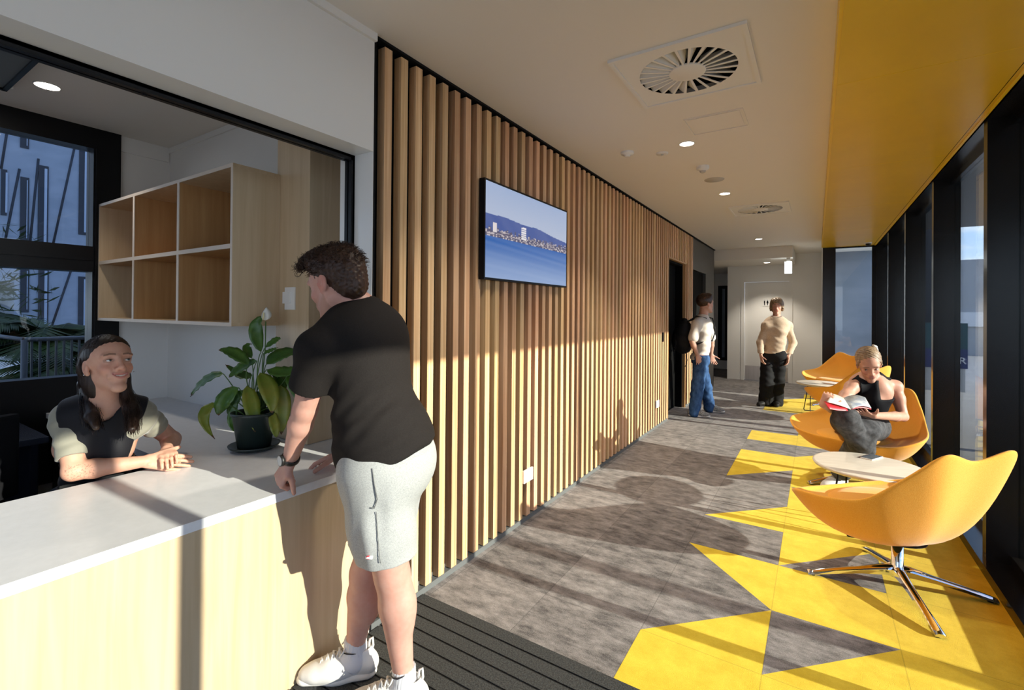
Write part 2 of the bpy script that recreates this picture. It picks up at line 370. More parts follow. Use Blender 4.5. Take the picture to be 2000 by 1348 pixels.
# ------------------------------------------------------------------ right glazing: fins and panes
ys=[-2.09,-.645,.80,2.245,3.69,5.135,6.58,8.025,9.40]
box('trim_3',(.775,Y0,0),(XG+.02,YE+.02,.055),'bronze_frame',**ST)
box('trim_4',(.79,Y0,2.52),(XG+.04,YE,CE+.1),'bronze_frame',**ST)
for i,y in enumerate(ys):
    w=empty('window_%d'%(i+1),(XG,y,0),**ST)
    m=MB(); m.box((.80,y-.033,.05),(.965,y+.033,2.53)); fix(m.build('mullion','bronze_frame'),w)
    m=MB(); y1=ys[i+1]-.033 if i+1<len(ys) else None
    if y1:
        m.box((.90,y+.033,.05),(.955,y1,.105)); m.box((.90,y+.033,2.47),(.955,y1,2.53)); fix(m.build('rail','bronze_frame'),w)
        m=MB(); m.box((.926,y+.033,.105),(.934,y1,2.47)); fix(m.build('pane','glass'),w)
# glazed end of the bay
w=empty('window_10',(.43,YE,0),**ST)
m=MB(); m.box((.085,YE,0),(.262,YE+.06,2.52)); m.box((.262,YE,0),(.93,YE+.06,.1)); m.box((.262,YE,2.50),(.93,YE+.06,2.64)); m.box((.74,YE,0),(.93,YE+.06,2.52)); fix(m.build('frame','bronze_frame'),w)
fix(box('pane',(.262,YE+.02,.1),(.74,YE+.028,2.5),'glass'),w)
# security camera under the bulkhead
sc=empty('security_camera',(.66,9.0,2.52),label='tiny black dome security camera at the far corner of the yellow bulkhead',cat='camera')
m=MB(); m.lathe([(.045,0),(.045,-.02),(0,-.02)],(.66,9.0,2.52)); fix(m.build('base_ring','plastic_white'),sc); m=MB(); m.lathe([(.035,-.02),(.033,-.04),(.018,-.055),(0,-.058)],(.66,9.0,2.52)); fix(m.build('dome','black_metal'),sc)
# ------------------------------------------------------------------ reception room shell
m=MB(); wy0,wy1=-3.0,1.31
m.box((XL,wy1,0),(XL-.12,YB+.1,CE)); m.box((XL,Y0,0),(XL-.12,wy0,CE)); m.box((XL,wy0,0),(XL-.12,wy1,.30)); m.build('wall_window_side','white_paint',**ST)
box('wall_reception_blocker',(XL,-3.1,0),(-1.87,-3.0,CE),'white_paint',**ST)  # unseen wall added to darken the reception room
m=MB(); m.box((XL+.012,wy1,2.53),(XL,YB-.013,CE-.001)); m.box((-1.87,YB-.012,2.60),(XL,YB,CE-.001)); m.build('trim_5','white_paint',**ST)
w=empty('window_11',(XL,.5,0),**ST)
m=MB()
m.box((XL+.03,1.16,.30),(XL-.1,1.31,CE)); m.box((XL+.03,wy0,2.50),(XL-.1,1.16,CE)); m.box((XL+.05,wy0,1.665),(XL-.1,1.16,1.835)); m.box((XL+.03,wy0,.30),(XL-.1,1.16,.97)); m.box((XL+.05,wy0,1.74),(XL+.056,1.16,1.752))
for y in (-.9,-2.9): m.box((XL+.03,y-.04,.3),(XL-.1,y+.04,CE))
m.box((XL+.036,1.05+.12,.5),(XL+.045,1.18,2.5))
fix(m.build('frame','black_metal'),w)
m=MB(); m.box((XL-.05,wy0,.97),(XL-.056,1.16,1.665)); m.box((XL-.05,wy0,1.835),(XL-.056,1.16,2.5)); fix(m.build('pane','glass'),w)
# timber-faced pier
box('wall_pier',(-2.40,1.432,.752),(-2.118,YB-.003,CE),'maple',**ST)
# ------------------------------------------------------------------ reception counter
cn=empty('reception_counter',(-2.0,.4,0),label='maple reception counter with a white L shaped worktop',cat='counter')
m=MB(); L_=[(XW,-2.4),(XW,JY-.001),(-1.77,JY-.001),(-1.77,1.418),(-1.816,1.418),(-1.816,YB-.002),(XL+.002,YB-.002),(XL+.002,.94),(-2.345,.94),(-2.345,-2.4)]
# keep the pier standing on the worktop
m.prism(L_[::-1],.718,.75); o=m.build('worktop','worktop'); fix(o,cn)
fix(box('front_panel',(XW-.004,-2.4,0),(XW-.022,JY-.002,.718),'maple'),cn)
fix(box('end_panel',(XW-.03,1.40,0),(-2.33,1.42,.718),'maple'),cn)
m=MB(); m.box((-2.00,-2.4,.10),(-2.02,.9,.717)); m.box((-2.36,.97,.1),(-4.1,.99,.717)); fix(m.build('carcass','black_matte'),cn)
# ------------------------------------------------------------------ pigeon-hole shelf
sh=empty('pigeonhole_shelf',(-3.25,1.4,1.337),label='wall mounted maple pigeonhole shelf with six open compartments',cat='shelf')
yf,yk=1.19,YB-.001; xr,xl=-2.372,-4.125; z0,z1=1.337,2.128; t=.018
m=MB(); m.box((xl,yf+.002,z0),(xr,yk,z0+t)); m.box((xl,yf+.002,z1-t),(xr,yk,z1)); m.box((xl,yf+.002,z0+t),(xl+t,yk,z1-t)); m.box((xr-t,yf+.002,z0+t),(xr-0.0,1.431,z1-t))
m.box((xr-t-.025,1.40,z0),(xr-.03,yk,z1)); fix(m.build('carcass','maple'),sh)
fix(box('back',(xl+t,yk-.012,z0+t),(xr-t,yk-.001,z1-t),'maple_deep'),sh)
dv=(-3.539,-2.945); zm=1.727
m=MB()
m.box((xl+t,yf+.006,zm-.009),(xr-t,yk-.012,zm+.009)); fix(m.build('middle_shelf','maple_deep'),sh)
for x in dv: fix(box('divider',(x-.009,yf+.004,z0+t),(x+.009,yk-.012,z1-t),'maple_deep'),sh)
m=MB(); e=yf; q=.002
m.box((xl,e,z0),(xr,e+q,z0+t)); m.box((xl,e,z1-t),(xr,e+q,z1)); m.box((xl,e,z0+t),(xl+t,e+q,z1-t)); m.box((xr-t,e,z0+t),(xr,e+q,z1-t))
for x in dv: m.box((x-.011,e,z0+t),(x+.011,e+q+.002,z1-t))
m.box((xl+t,e-.0005,zm-.011),(xr-t,e+q+.004,zm+.011)); fix(m.build('edge_strip','edge_band'),sh)
# light switches on the pier
sw=empty('light_switch',(-2.27,1.432,1.475),label='white double light switch on the timber pier beside the shelf',cat='switch')
fix(box('plate',(-2.312,1.424,1.420),(-2.226,1.4315,1.535),'plastic_white',bev=.002),sw); fix(box('rocker',(-2.322,1.418,1.452),(-2.256,1.425,1.512),'plastic_white',bev=.002),sw)
# ceiling cassette and downlights
ac=empty('air_conditioner',(-3.4,.2,CE),label='dark ceiling air conditioner grille above the reception desk',cat='air conditioner')
fix(box('grille_panel',(-3.70,-.4,CE-.035),(-2.6,.655,CE-.001),'cassette_grey'),ac)
m=MB(); m.box((-3.72,-.42,CE-.045),(-3.70,.675,CE)); m.box((-3.72,.655,CE-.045),(-2.6,.675,CE)); fix(m.build('surround','black_metal'),ac)
m=MB()
for i in range(14): m.box((-3.90,.62-i*.05,CE-.012),(-3.735,.645-i*.05,CE-.004))
m.box((-3.74,-.2,CE-.02),(-3.72,.70,CE-.001)); fix(m.build('outlet_slats','plastic_white'),ac)
def downlight(x,y,z,r,label,i=0):
    t=empty('ceiling_downlight',(x,y,z),label=label,cat='ceiling light',group='recessed downlights')
    m=MB(); m.lathe([(r*1.12,0),(r*1.10,-.004),(r,-.005),(r,.0)],(0,0,0),32); m.build('trim_ring','white_paint',t)
    m=MB(); m.lathe([(0,-.003),(r,-.003)],(0,0,0),32); m.build('lens','lamp_glow',t)
downlight(-3.56,.80,CE,.052,'round recessed downlight above the reception desk')
downlight(-.79,3.54,CE,.048,'round downlight nearest in the corridor ceiling, just past the access hatch')
downlight(-.79,5.22,CE,.048,'round downlight in the middle of the corridor ceiling, before the far air vent')
downlight(-.80,8.69,CE,.048,'round downlight past the far air vent, before the dropped ceiling')
downlight(-.83,10.6,2.43,.055,'farthest round downlight, under the lowered ceiling by the restroom door')
# ------------------------------------------------------------------ swirl diffusers
def vent(x,y,label):
    v=empty('air_vent',(x,y,CE),label=label,cat='air vent',group='square swirl air vents')
    m=MB(); h=.305
    # border frame
    for a,b in (((-h,-h),(h,-h+.02)),((-h,h-.02),(h,h)),((-h,-h+.02),(-h+.02,h-.02)),((h-.02,-h+.02),(h,h-.02))): m.box((a[0],a[1],-.014),(b[0],b[1],0))
    m.build('frame','white_paint',v)
    # face plate with round opening
    m=MB(); n=96; ro=.232; ri=.088; zz=-.008; oc=[];sq=[]
    for k in range(n):
        q=2*PI*k/n; oc.append(m.bm.verts.new((ro*math.cos(q),ro*math.sin(q),zz)))
        s=.287/max(abs(math.cos(q)),abs(math.sin(q))); sq.append(m.bm.verts.new((s*math.cos(q),s*math.sin(q),zz)))
    for k in range(n): m.bm.faces.new((oc[k],oc[(k+1)%n],sq[(k+1)%n],sq[k]))
    m.build('face_plate','white_paint',v)
    m=MB(); m.lathe([(0,-.011),(ri-.004,-.011),(ri,-.008),(ri,-.002)],(0,0,0),48); m.build('hub','white_paint',v)
    m=MB(); nb=24
    for k in range(nb):
        q=2*PI*k/nb; w=.115*2*PI/nb
        d=np.array([math.cos(q),math.sin(q),0]); p=np.array([-math.sin(q),math.cos(q),0])
        # flat spoke
        for (ra,wa,za,zb) in ((0,0,0,0),):
            i0=d*(ri-.004); i1=d*(ro+.003)
            m._v([i0-p*.0042+[0,0,-.0085],i1-p*.0068+[0,0,-.0085],i1+p*.0068+[0,0,-.0085],i0+p*.0042+[0,0,-.0085],i0-p*.0042+[0,0,-.005],i1-p*.0068+[0,0,-.005],i1+p*.0068+[0,0,-.005],i0+p*.0042+[0,0,-.005]],[(0,1,2,3),(4,5,6,7),(0,1,5,4),(2,3,7,6)])
            # slanted vane going up behind the gap
            m._v([i0+p*.004+[0,0,-.006],i1+p*.0066+[0,0,-.006],i1+p*.05+[0,0,.035],i0+p*.02+[0,0,.035]],[(0,1,2,3)])
    m.build('vanes','white_paint',v)
    m=MB(); m.box((-.29,-.29,.040),(.29,.29,.0402)); m.build('plenum','black_matte',v)
vent(-.553,2.478,'large square ceiling air vent with radial blades nearest the camera')
vent(-.560,6.20,'smaller looking square ceiling air vent farther down the corridor')
# cut the ceiling plate over the vents: raise a dark box (ceiling underside recess)
m=MB(); hx0,hx1,hy0,hy1=-.712,-.372,3.09,3.395
hp=empty('access_hatch',(-.54,3.24,CE),label='flush square access hatch in the ceiling before the first corridor downlight',cat='access panel')
for a,b in (((hx0,hy0),(hx1,hy0+.006)),((hx0,hy1-.006),(hx1,hy1)),((hx0,hy0+.006),(hx0+.006,hy1-.006)),((hx1-.006,hy0+.006),(hx1,hy1-.006))): m.box((a[0],a[1],CE-.005),(b[0],b[1],CE))
fix(m.build('frame','ceiling_paint'),hp); fix(box('panel',(hx0+.022,hy0+.022,CE-.004),(hx1-.022,hy1-.022,CE),'ceiling_paint'),hp)
def detector(x,y,r,h,name,label,cat,dark=False):
    t=empty(name,(x,y,CE),label=label,cat=cat)
    m=MB(); m.lathe([(r,0),(r,-h*.35),(r*.9,-h*.5),(r*.55,-h*.62),(r*.5,-h*.7)],(0,0,0),28); m.build('base','plastic_white',t)
    m=MB(); m.lathe([(r*.48,-h*.6),(r*.44,-h*.9),(r*.3,-h),(0,-h)],(0,0,0),28); m.build('sensor_cap','plastic_grey' if dark else 'plastic_white',t)
detector(-1.217,3.50,.05,.035,'motion_sensor','round white sensor dome in the ceiling closest to the battens','sensor')
detector(-.80,4.16,.05,.055,'smoke_detector','deep white smoke detector hanging between the first two corridor downlights','smoke detector',True)
t=empty('emergency_light',(-.997,3.66,CE),label='small flush ceiling light disc with a tiny lens beside the sensor dome',cat='ceiling light')
m=MB(); m.lathe([(.045,0),(.044,-.006),(.025,-.008),(0,-.008)],(0,0,0),28); m.build('disc','plastic_white',t); m=MB(); m.lathe([(.010,-.006),(.008,-.016),(0,-.018)],(0,0,0),16); m.build('lens','plastic_grey',t)
t=empty('ceiling_speaker',(-.79,4.63,CE),label='flat round ceiling speaker grille just before the middle downlight',cat='speaker')
m=MB(); m.lathe([(.085,0),(.083,-.004),(0,-.004)],(0,0,0),36); m.build('grille','plastic_grey',t)
# ------------------------------------------------------------------ television on the battens
tv=empty('wall_television',(-1.61,2.73,1.9),label='wall mounted television showing a coastal town across blue water',cat='television')
y0,y1,z0,z1=2.194,3.259,1.605,2.189
fix(MB().box((-1.602,y0,z0),(-1.640,y1,z1)).build('bezel','black_metal'),tv)
nu,nv=260,140; U,V=np.meshgrid(np.linspace(0,1,nu),np.linspace(0,1,nv),indexing='ij')
def vn(x,seed,n=40):
    r=np.random.default_rng(seed).random(n*8); i=np.floor(x).astype(int); f=x-i; f=f*f*(3-2*f); return r[i%len(r)]*(1-f)+r[(i+1)%len(r)]*f
colr=np.zeros((nu,nv,3))
sky=np.array(sr(150,168,200)); sky2=np.array(sr(176,186,206)); t_=np.clip((V-.55)/.45,0,1)[...,None]; colr[:]=sky2*(1-t_)+sky*t_
ridge=.665-.06*U+.02*(vn(U*5,1)-.5)+.03*vn(U*2.2+3,2)-.10*np.clip(U-.55,0,1)
mt=np.array(sr(72,92,150))*1.0; k=(V<ridge)[...,None]; colr=np.where(k,mt+(.03*(vn(U*13+V*9,4)-.5))[...,None],colr)
town=.475+.012*vn(U*12,5); blk=np.floor(U*70); tw=(np.random.default_rng(3).random(80)); hgt=tw[np.minimum(blk.astype(int),79)]
bl=np.array(sr(196,186,188))*.9; dk=np.array(sr(86,84,108)); sel=(np.random.default_rng(9).random((80,16)))[np.minimum(blk.astype(int),79),np.minimum((V*16*6%16).astype(int),15)]
tc_=np.where((sel>.62)[...,None],bl,dk)
k=((V<town+.055*hgt+.01)&(V>.43))[...,None]; colr=np.where(k,tc_,colr)
k=((V<town+.14)&(V>town)&(np.abs(U-.405)<.028)&(np.sin(V*260)>-.6))[...,None]; colr=np.where(k,np.array(sr(226,222,224)),colr)
k=((V<town+.10)&(V>town)&(np.abs(U-.09)<.02))[...,None]; colr=np.where(k,np.array(sr(214,206,206)),colr)
w1=np.array(sr(40,92,164)); w2=np.array(sr(140,160,196)); s=np.clip((.44-V)/.44+.16*(vn(U*3+V*30,6)-.5),0,1)[...,None]; wc=w1*(1-s)+w2*s
band=(vn(V*24+U*1.5,8)>.66)[...,None]&(V>.22)[...,None]; wc=np.where(band,wc*.75+np.array(sr(150,176,214))*.25,wc)
k=(V<.435)[...,None]; colr=np.where(k,wc,colr)
yy=y0+.010+(y1-y0-.02)*U; zz=z0+.012+(z1-z0-.024)*V
vs=np.stack([np.full_like(yy,-1.6015),yy,zz],-1).reshape(-1,3); idx=np.arange(nu*nv).reshape(nu,nv)
fs=np.stack([idx[:-1,:-1],idx[1:,:-1],idx[1:,1:],idx[:-1,1:]],-1).reshape(-1,4)
me=bpy.data.meshes.new('screen'); me.from_pydata(vs.tolist(),[],fs.tolist())
at_=me.color_attributes.new('Col','FLOAT_COLOR','POINT'); at_.data.foreach_set('color',np.concatenate([colr.reshape(-1,3),np.ones((nu*nv,1))],1).ravel())
mm,nt,b=nodes('screen_image'); an=N(nt,'ShaderNodeAttribute',attribute_name='Col'); b.inputs['Base Color'].default_value=(.01,.01,.01,1); b.inputs['Roughness'].default_value=.25
nt.links.new(an.outputs['Color'],b.inputs['Emission Color']); b.inputs['Emission Strength'].default_value=.55; SCREEN=b
fix(link('screen',me,mm),tv)
# sockets on the battens
def socket(y,z,label,s=1):
    t=empty('power_socket',(XW+.01,y,z),label=label,cat='power socket',group='white sockets on the battens')
    fix(box('plate',(XW,y-.06*s,z-.042*s),(XW+.014,y+.06*s,z+.042*s),'plastic_white',bev=.002),t); 
    for q in (-.035,.02): fix(box('switch_rocker',(XW+.0165,y+q*s,z-.012),(XW+.0125,y+q*s+.018,z+.016),'plastic_white'),t)
socket(2.77,.312,'white double socket low on the battens under the television')
socket(5.88,.298,'white socket low on the battens just before the dark doorway')
h_=empty('door_pull',(XW+.012,6.10,1.11),label='small black flush handle on the battens beside the dark doorway',cat='handle')
fix(box('plate',(XW,6.09,1.05),(XW+.012,6.13,1.17),'black_metal'),h_)
# ------------------------------------------------------------------ lounge chairs
def catm(P,t):
    """periodic Catmull-Rom through rows of P at parameter t in [0,1)"""
    n=len(P); s=t*n; i=int(math.floor(s)); f=s-i; a,b,c,d=[np.array(P[(i+k)%n],float) for k in (-1,0,1,2)]
    return .5*((2*b)+(-a+c)*f+(2*a-5*b+4*c-d)*f*f+(-a+3*b-3*c+d)*f**3)
def shell(name,parent,m):
    # rim of the shell (lateral x, forward y, height z), front centre first, going to the sitter's right
    R=[(0,.335,.415),(.20,.335,.415),(.38,.28,.435),(.485,.15,.485),(.465,-.02,.505),(.40,-.16,.545),(.31,-.285,.68),(.20,-.375,.80),
       (0,-.355,.755),(-.20,-.375,.80),(-.31,-.285,.68),(-.40,-.16,.545),(-.465,-.02,.505),(-.485,.15,.485),(-.38,.28,.435),(-.20,.335,.415)]
    n=96; rim=[catm(R,k/n) for k in range(n)]
    bm=bmesh.new(); rings=[]
    base=np.array([0,0,.255])
    def ring(pts): rings.append([bm.verts.new(tuple(p)) for p in pts])
    cen=np.array([0,-.03,0])
    # outer surface from underneath to the rim
    for s in (.0,.12,.26,.42,.58,.74,.88,.97):
        pts=[]
        for p in rim:
            d=p-np.array([0,-.03,0]); back=max(0,min(1,(-d[1]+.02)/.35)); h=p[2]
            # profile: radius grows quickly near the bottom, height later
            e=.62+.25*back
            rr=.16+ (1-.16)*(s**e); zz=.265+(h-.265)*(s**(1.55-.15*back))
            bul=.028*math.sin(PI*s)
            q=np.array([d[0]*rr,-.03+d[1]*rr-.02*back*math.sin(PI*s),zz-bul]); pts.append(q)
        ring(pts)
    ring([p+np.array([0,0,.004]) for p in rim])
    # rounded lip and inner surface down to the seat
    def inn(p,k,dz):
        d=p-np.array([0,-.02,0]); return np.array([d[0]*k,-.02+d[1]*k,p[2]+dz])
    ring([inn(p,.985,.010) for p in rim]); ring([inn(p,.955,.008) for p in rim]); ring([inn(p,.93,-.006) for p in rim])
    for s in (.15,.35,.55,.75,.92):
        pts=[]
        for p in rim:
            back=max(0,min(1,(-(p[1])+.02)/.35)); k=.93-(.93-.40)*(s**(1.0+1.1*back)) ; zz=p[2]-.006+(.405-(p[2]-.006))*(s**(.75))
            q=inn(p,k,0); q[2]=zz; pts.append(q)
        ring(pts)
    for A,B in zip(rings,rings[1:]):
        for k in range(n):
            f=bm.faces.new((A[k],A[(k+1)%n],B[(k+1)%n],B[k])); f.smooth=True
    bm.faces.new(rings[0][::-1]); bm.faces.new(rings[-1])
    bmesh.ops.recalc_face_normals(bm,faces=bm.faces)
    me=bpy.data.meshes.new(name); bm.to_mesh(me); bm.free()
    o=link(name,me,m,parent); sm=o.modifiers.new('s','SUBSURF'); sm.levels=1; sm.render_levels=1
    return o
def lounge_chair(loc,rz,label,legrot=0.0):
    t=empty('lounge_chair',loc,rz,label=label,cat='chair',group='yellow swivel lounge chairs')
    shell('shell',t,'chair_fabric')
    # seat cushion
    m=MB(); pts=[]
    prof=[(0,.425),(.12,.43),(.22,.428),(.275,.415),(.30,.395),(.295,.375),(.25,.37)]
    m.lathe([(r,z) for r,z in prof],(0,0,0),48)
    for v in m.bm.verts: v.co.x*=1.0; v.co.y=v.co.y*.84+.055; v.co.z+=.012*v.co.y
    m.build('seat_cushion','chair_fabric',t)
    m=MB(); pts=[]
    for sgn in (-1,1):
        pts=[np.array([sgn*.462,-.03,.503]),np.array([sgn*.452,-.045,.49]),np.array([sgn*.425,-.07,.45]),np.array([sgn*.37,-.10,.395]),np.array([sgn*.27,-.13,.335])]
        pass
    # seam where back meets the seat shell
    m=MB(); m.tube([(s*.33,-.02-.08*abs(math.sin(s*3)),.50) for s in ()] or [(0,0,.26),(0,0,.262)],.12,24); m.build('swivel_plate','black_metal',t)
    m=MB(); m.lathe([(0,.26),(.026,.26),(.026,.11),(.034,.095),(.036,.062),(0,.06)],(0,0,0),28); m.build('column','chrome',t)
    for k in range(4):
        a=legrot-rz+k*PI/2; d=np.array([math.cos(a),math.sin(a),0]); p=np.array([-d[1],d[0],0]); m=MB()
        S=[(.0,.094,.030,.026),(.06,.090,.024,.022),(.16,.070,.019,.015),(.28,.045,.020,.012),(.385,.020,.024,.009),(.41,.014,.022,.007)]
        rg=[]
        for (r,z,w_,h_) in S:
            c=d*r+np.array([0,0,z]); rg.append([m.bm.verts.new(tuple(c+p*w_*q[0]+np.array([0,0,h_*q[1]]))) for q in ((-1,-1),(-.9,.2),(-.35,1),(.35,1),(.9,.2),(1,-1))])
        for A,B in zip(rg,rg[1:]):
            for i in range(6):
                f=m.bm.faces.new((A[i],A[(i+1)%6],B[(i+1)%6],B[i])); f.smooth=i in(1,2,3)
        m.bm.faces.new(rg[0]); m.bm.faces.new(rg[-1][::-1])
        lg=m.build('leg','chrome',t); m=MB(); m.lathe([(0,.0),(.012,0),(.012,.008),(0,.01)],tuple(d*.385),12); m.build('glide','black_matte',lg)
    return t
LR=math.radians(-75)
ch1=lounge_chair((.36,3.17,0),math.radians(45),'yellow lounge chair nearest the camera, empty, seen from behind',LR)
ch2=lounge_chair((.30,4.88,0),math.radians(150),'yellow lounge chair in which the woman in black sits reading',math.radians(-60))
ch3=lounge_chair((.34,7.34,0),math.radians(45),'yellow lounge chair seen from behind past the reading woman, mostly hidden by her',LR)
ch4=lounge_chair((.30,8.90,0),math.radians(150),'farthest yellow lounge chair, empty, facing the camera beside the far table',math.radians(-60))
# ------------------------------------------------------------------ side tables
def side_table(x,y,rz,label):
    t=empty('side_table',(x,y,0),rz,label=label,cat='table',group='round side tables')
    m=MB(); m.lathe([(0,.432),(.300,.432),(.309,.430),(.312,.425),(.305,.412),(.285,.404),(0,.404)],(0,0,0),64); m.build('table_top','table_wood',t)
    for s in (-1,1):
        m=MB(); pts=[(-.15,s*.05,.404),(-.165,s*.08,.20),(-.18,s*.12,.03),(-.172,s*.125,.010),(-.15,s*.125,.006),(.15,s*.125,.006),(.172,s*.125,.010),(.18,s*.12,.03),(.165,s*.08,.20),(.15,s*.05,.404)]
        m.tube(pts,.006,8); m.build('wire_leg','black_metal',t)
    m=MB(); m.box((-.18,-.07,.396),(.18,.07,.404)); m.build('mounting_plate','black_metal',t)
    return t
side_table(.293,3.885,math.radians(20),'pale round side table with a phone on it, between the two nearer chairs')
side_table(.06,8.12,math.radians(20),'pale round side table in front of the farthest yellow chair')
def phone(x,y,z,rz,label):
    t=empty('mobile_phone',(x,y,z),rz,label=label,cat='phone')
    MB().box((-.036,-.075,0),(.036,.075,.007),.003).build('case','plastic_white',t); MB().box((-.0335,-.071,.0068),(.0335,.071,.0078)).build('screen','facade_glass',t)
phone(.325,4.10,.432,math.radians(-28),'phone with a black screen and pale edge lying on the nearer side table')
t=phone(.16,8.05,.432,math.radians(70),'dark phone lying on the far side table')
m=MB(); m.box((-.10,-.07,0),(.10,.07,.004)); o=m.build('paper_sheet','plastic_white',label='white sheet of paper on the far side table',cat='paper'); o.location=(.19,8.20,.4325); o.rotation_euler=(0,0,.3)
# ------------------------------------------------------------------ behind the desk
t=empty('back_desk',(-3.85,-.3,0),label='dark desk along the reception window',cat='desk')
fix(box('desk_top',(-4.1,-2.6,.70),(-3.45,.80,.73),'desk_top'),t); fix(box('panel',(-4.05,-2.6,0),(-4.0,.78,.70),'navy_dark'),t); fix(box('leg_panel',(-4.05,.74,0),(-3.5,.77,.70),'navy_dark'),t)
t=empty('document_tray',(-3.62,.50,.73),math.radians(10),label='dark stacked trays with curved edges on the desk under the window',cat='tray')
for k in range(3):
    m=MB(); n=10; pts=[(.16*math.cos(a)*1.0,.20*math.sin(a)) for a in np.linspace(-PI/2,PI/2,n)]
    m.prism([(x-.1,y) for x,y in pts],.0+k*.035,.010+k*.035); m.box((-.15,-.19,.01+k*.035),(-.09,.19,.034+k*.035)); m.build('tray','desk_top',t)
# office chair under the receptionist
t=empty('office_chair',(-2.78,.55,0),math.radians(-60),label='black office chair under the seated receptionist',cat='chair')
m=MB(); m.lathe([(0,.40),(.22,.40),(.25,.42),(.25,.45),(.22,.47),(0,.475)],(0,0,0),32); m.build('seat','fabric_black',t)
m=MB(); m.box((-.23,-.30,.55),(.23,-.25,.93),.02); m.build('backrest','fabric_black',t)
m=MB(); m.tube([(0,0,.08),(0,0,.40)],.03,12); m.tube([(0,-.02,.42),(0,-.28,.44),(0,-.29,.60)],.02,8); m.build('column','black_metal',t)
for k in range(5):
    a=k*2*PI/5; m=MB(); m.tube([(0,0,.10),(.30*math.cos(a),.30*math.sin(a),.07)],[.025,.016],8); l=m.build('leg','black_metal',t); m=MB(); m.lathe([(0,.0),(.02,.005),(.03,.03),(.02,.055),(0,.06)],(.30*math.cos(a),.30*math.sin(a),0),14); m.build('castor','black_matte',l)
# ------------------------------------------------------------------ peace lily
mat('leaf_green',(.035,.10,.016),.38,c2=(.075,.17,.02),scale=(14,14,14),spec=.5)
mat('leaf_yellow',(.13,.20,.015),.42,c2=(.24,.24,.03),scale=(12,12,12),spec=.5)
mat('leaf_brown',(.10,.05,.015),.6); mat('stem_green',(.07,.15,.03),.5); mat('pot_dark',(.018,.03,.028),.35); mat('soil',(.02,.014,.01),.95); mat('spathe_white',(.80,.80,.74),.5); mat('spadix',(.75,.7,.4),.7)
def px_at(px,py,w): return at(px,py,w)
PW=2.29
pc=np.array([-2.275,1.255,.75])
t=empty('peace_lily',tuple(pc),label='potted peace lily with one white flower on the worktop between the two people',cat='plant')
m=MB(); m.lathe([(0,.012),(.072,.012),(.096,.165),(.102,.168),(.102,.18),(.094,.18),(.09,.15)],tuple(pc),40); fix(m.build('pot','pot_dark'),t)
m=MB(); m.lathe([(0,.002),(.085,.002),(.110,.016),(.113,.024),(.108,.024),(.085,.010),(0,.010)],tuple(pc),40); fix(m.build('saucer','pot_dark'),t)
m=MB(); m.lathe([(0,.155),(.092,.150)],tuple(pc),24); fix(m.build('soil','soil'),t)
LV=[ # stem bend px, base-of-blade px, mid px, tip px, width, depth offsets, yellow
 ((455,752),(436,730),(400,745),(372,775),.030,-.05,.02,0),
 ((470,730),(486,712),(455,690),(427,684),.036,.0,-.04,0),
 ((485,735),(502,705),(470,720),(447,738),.032,.05,.0,0),
 ((498,700),(510,688),(500,640),(521,617),.034,.02,.05,0),
 ((505,700),(517,680),(540,664),(545,664),.018,.05,.06,0),
 ((510,710),(515,690),(530,685),(543,679),.014,.0,.0,0),
 ((515,715),(520,712),(555,692),(592,690),.040,.06,.10,0),
 ((515,720),(522,722),(560,728),(598,716),.036,-.02,-.05,0),
 ((508,740),(508,728),(528,770),(531,808),.044,-.08,-.12,1),
 ((492,760),(482,754),(493,800),(498,845),.038,-.10,-.14,1),
 ((475,770),(466,757),(437,785),(427,812),.044,-.05,-.06,0),
 ((478,775),(474,762),(455,790),(446,810),.030,.0,.0,0),
 ((440,780),(424,788),(398,815),(420,858),.026,-.10,-.13,1),
 ((470,790),(463,785),(453,822),(463,846),.022,-.04,-.06,0),
 ((540,760),(548,752),(552,800),(549,850),.040,-.02,-.04,1),
 ((525,790),(530,800),(537,835),(540,855),.024,-.09,-.10,1),
 ((500,770),(502,764),(505,790),(507,822),.040,.03,.0,0),
 ((560,740),(562,732),(580,760),(592,800),.040,.0,-.02,0),
 ((495,720),(492,700),(482,680),(492,672),.022,.06,.10,0),
 ((520,740),(530,732),(546,742),(556,770),.036,.05,.06,0),
 ((480,750),(490,738),(470,732),(440,712),.030,.10,.14,0),
 ((530,745),(545,735),(575,745),(600,760),.034,.08,.12,0)]
def leaf(m,a,b,c,wd,mi_tip=True,yellow=0,curl=.25):
    """blade from a through b to c"""
    n=14; cen=[]
    for i in range(n+1):
        s=i/n; cen.append((1-s)**2*a+2*s*(1-s)*(2*b-.5*(a+c))+s*s*c)
    view=np.array([.0,-.2,1.]); rows=[]
    for i,p in enumerate(cen):
        s=i/n; d=(cen[min(i+1,n)]-cen[max(i-1,0)]); d/=np.linalg.norm(d)+1e-9
        toc=CAM-p; toc/=np.linalg.norm(toc); nrm=toc*.65+np.array([.15,-.1,.75]); side=np.cross(d,nrm); side/=np.linalg.norm(side)+1e-9; up=np.cross(side,d)
        wv=wd*(math.sin(PI*min(1,s**.75))**.8 if 0<s<1 else 0)*(1-.15*s)
        wav=.0035*math.sin(i*2.1)
        rows.append([m.bm.verts.new(tuple(p+side*wv*q+up*(abs(q)*wv*curl+wav*q))) for q in (-1,-.5,0,.5,1)])
    for i in range(n):
        for j in range(4):
            try: f=m.bm.faces.new((rows[i][j],rows[i][j+1],rows[i+1][j+1],rows[i+1][j]))
            except ValueError: continue
            f.smooth=True; f.material_index=2 if i>=n-1 else yellow
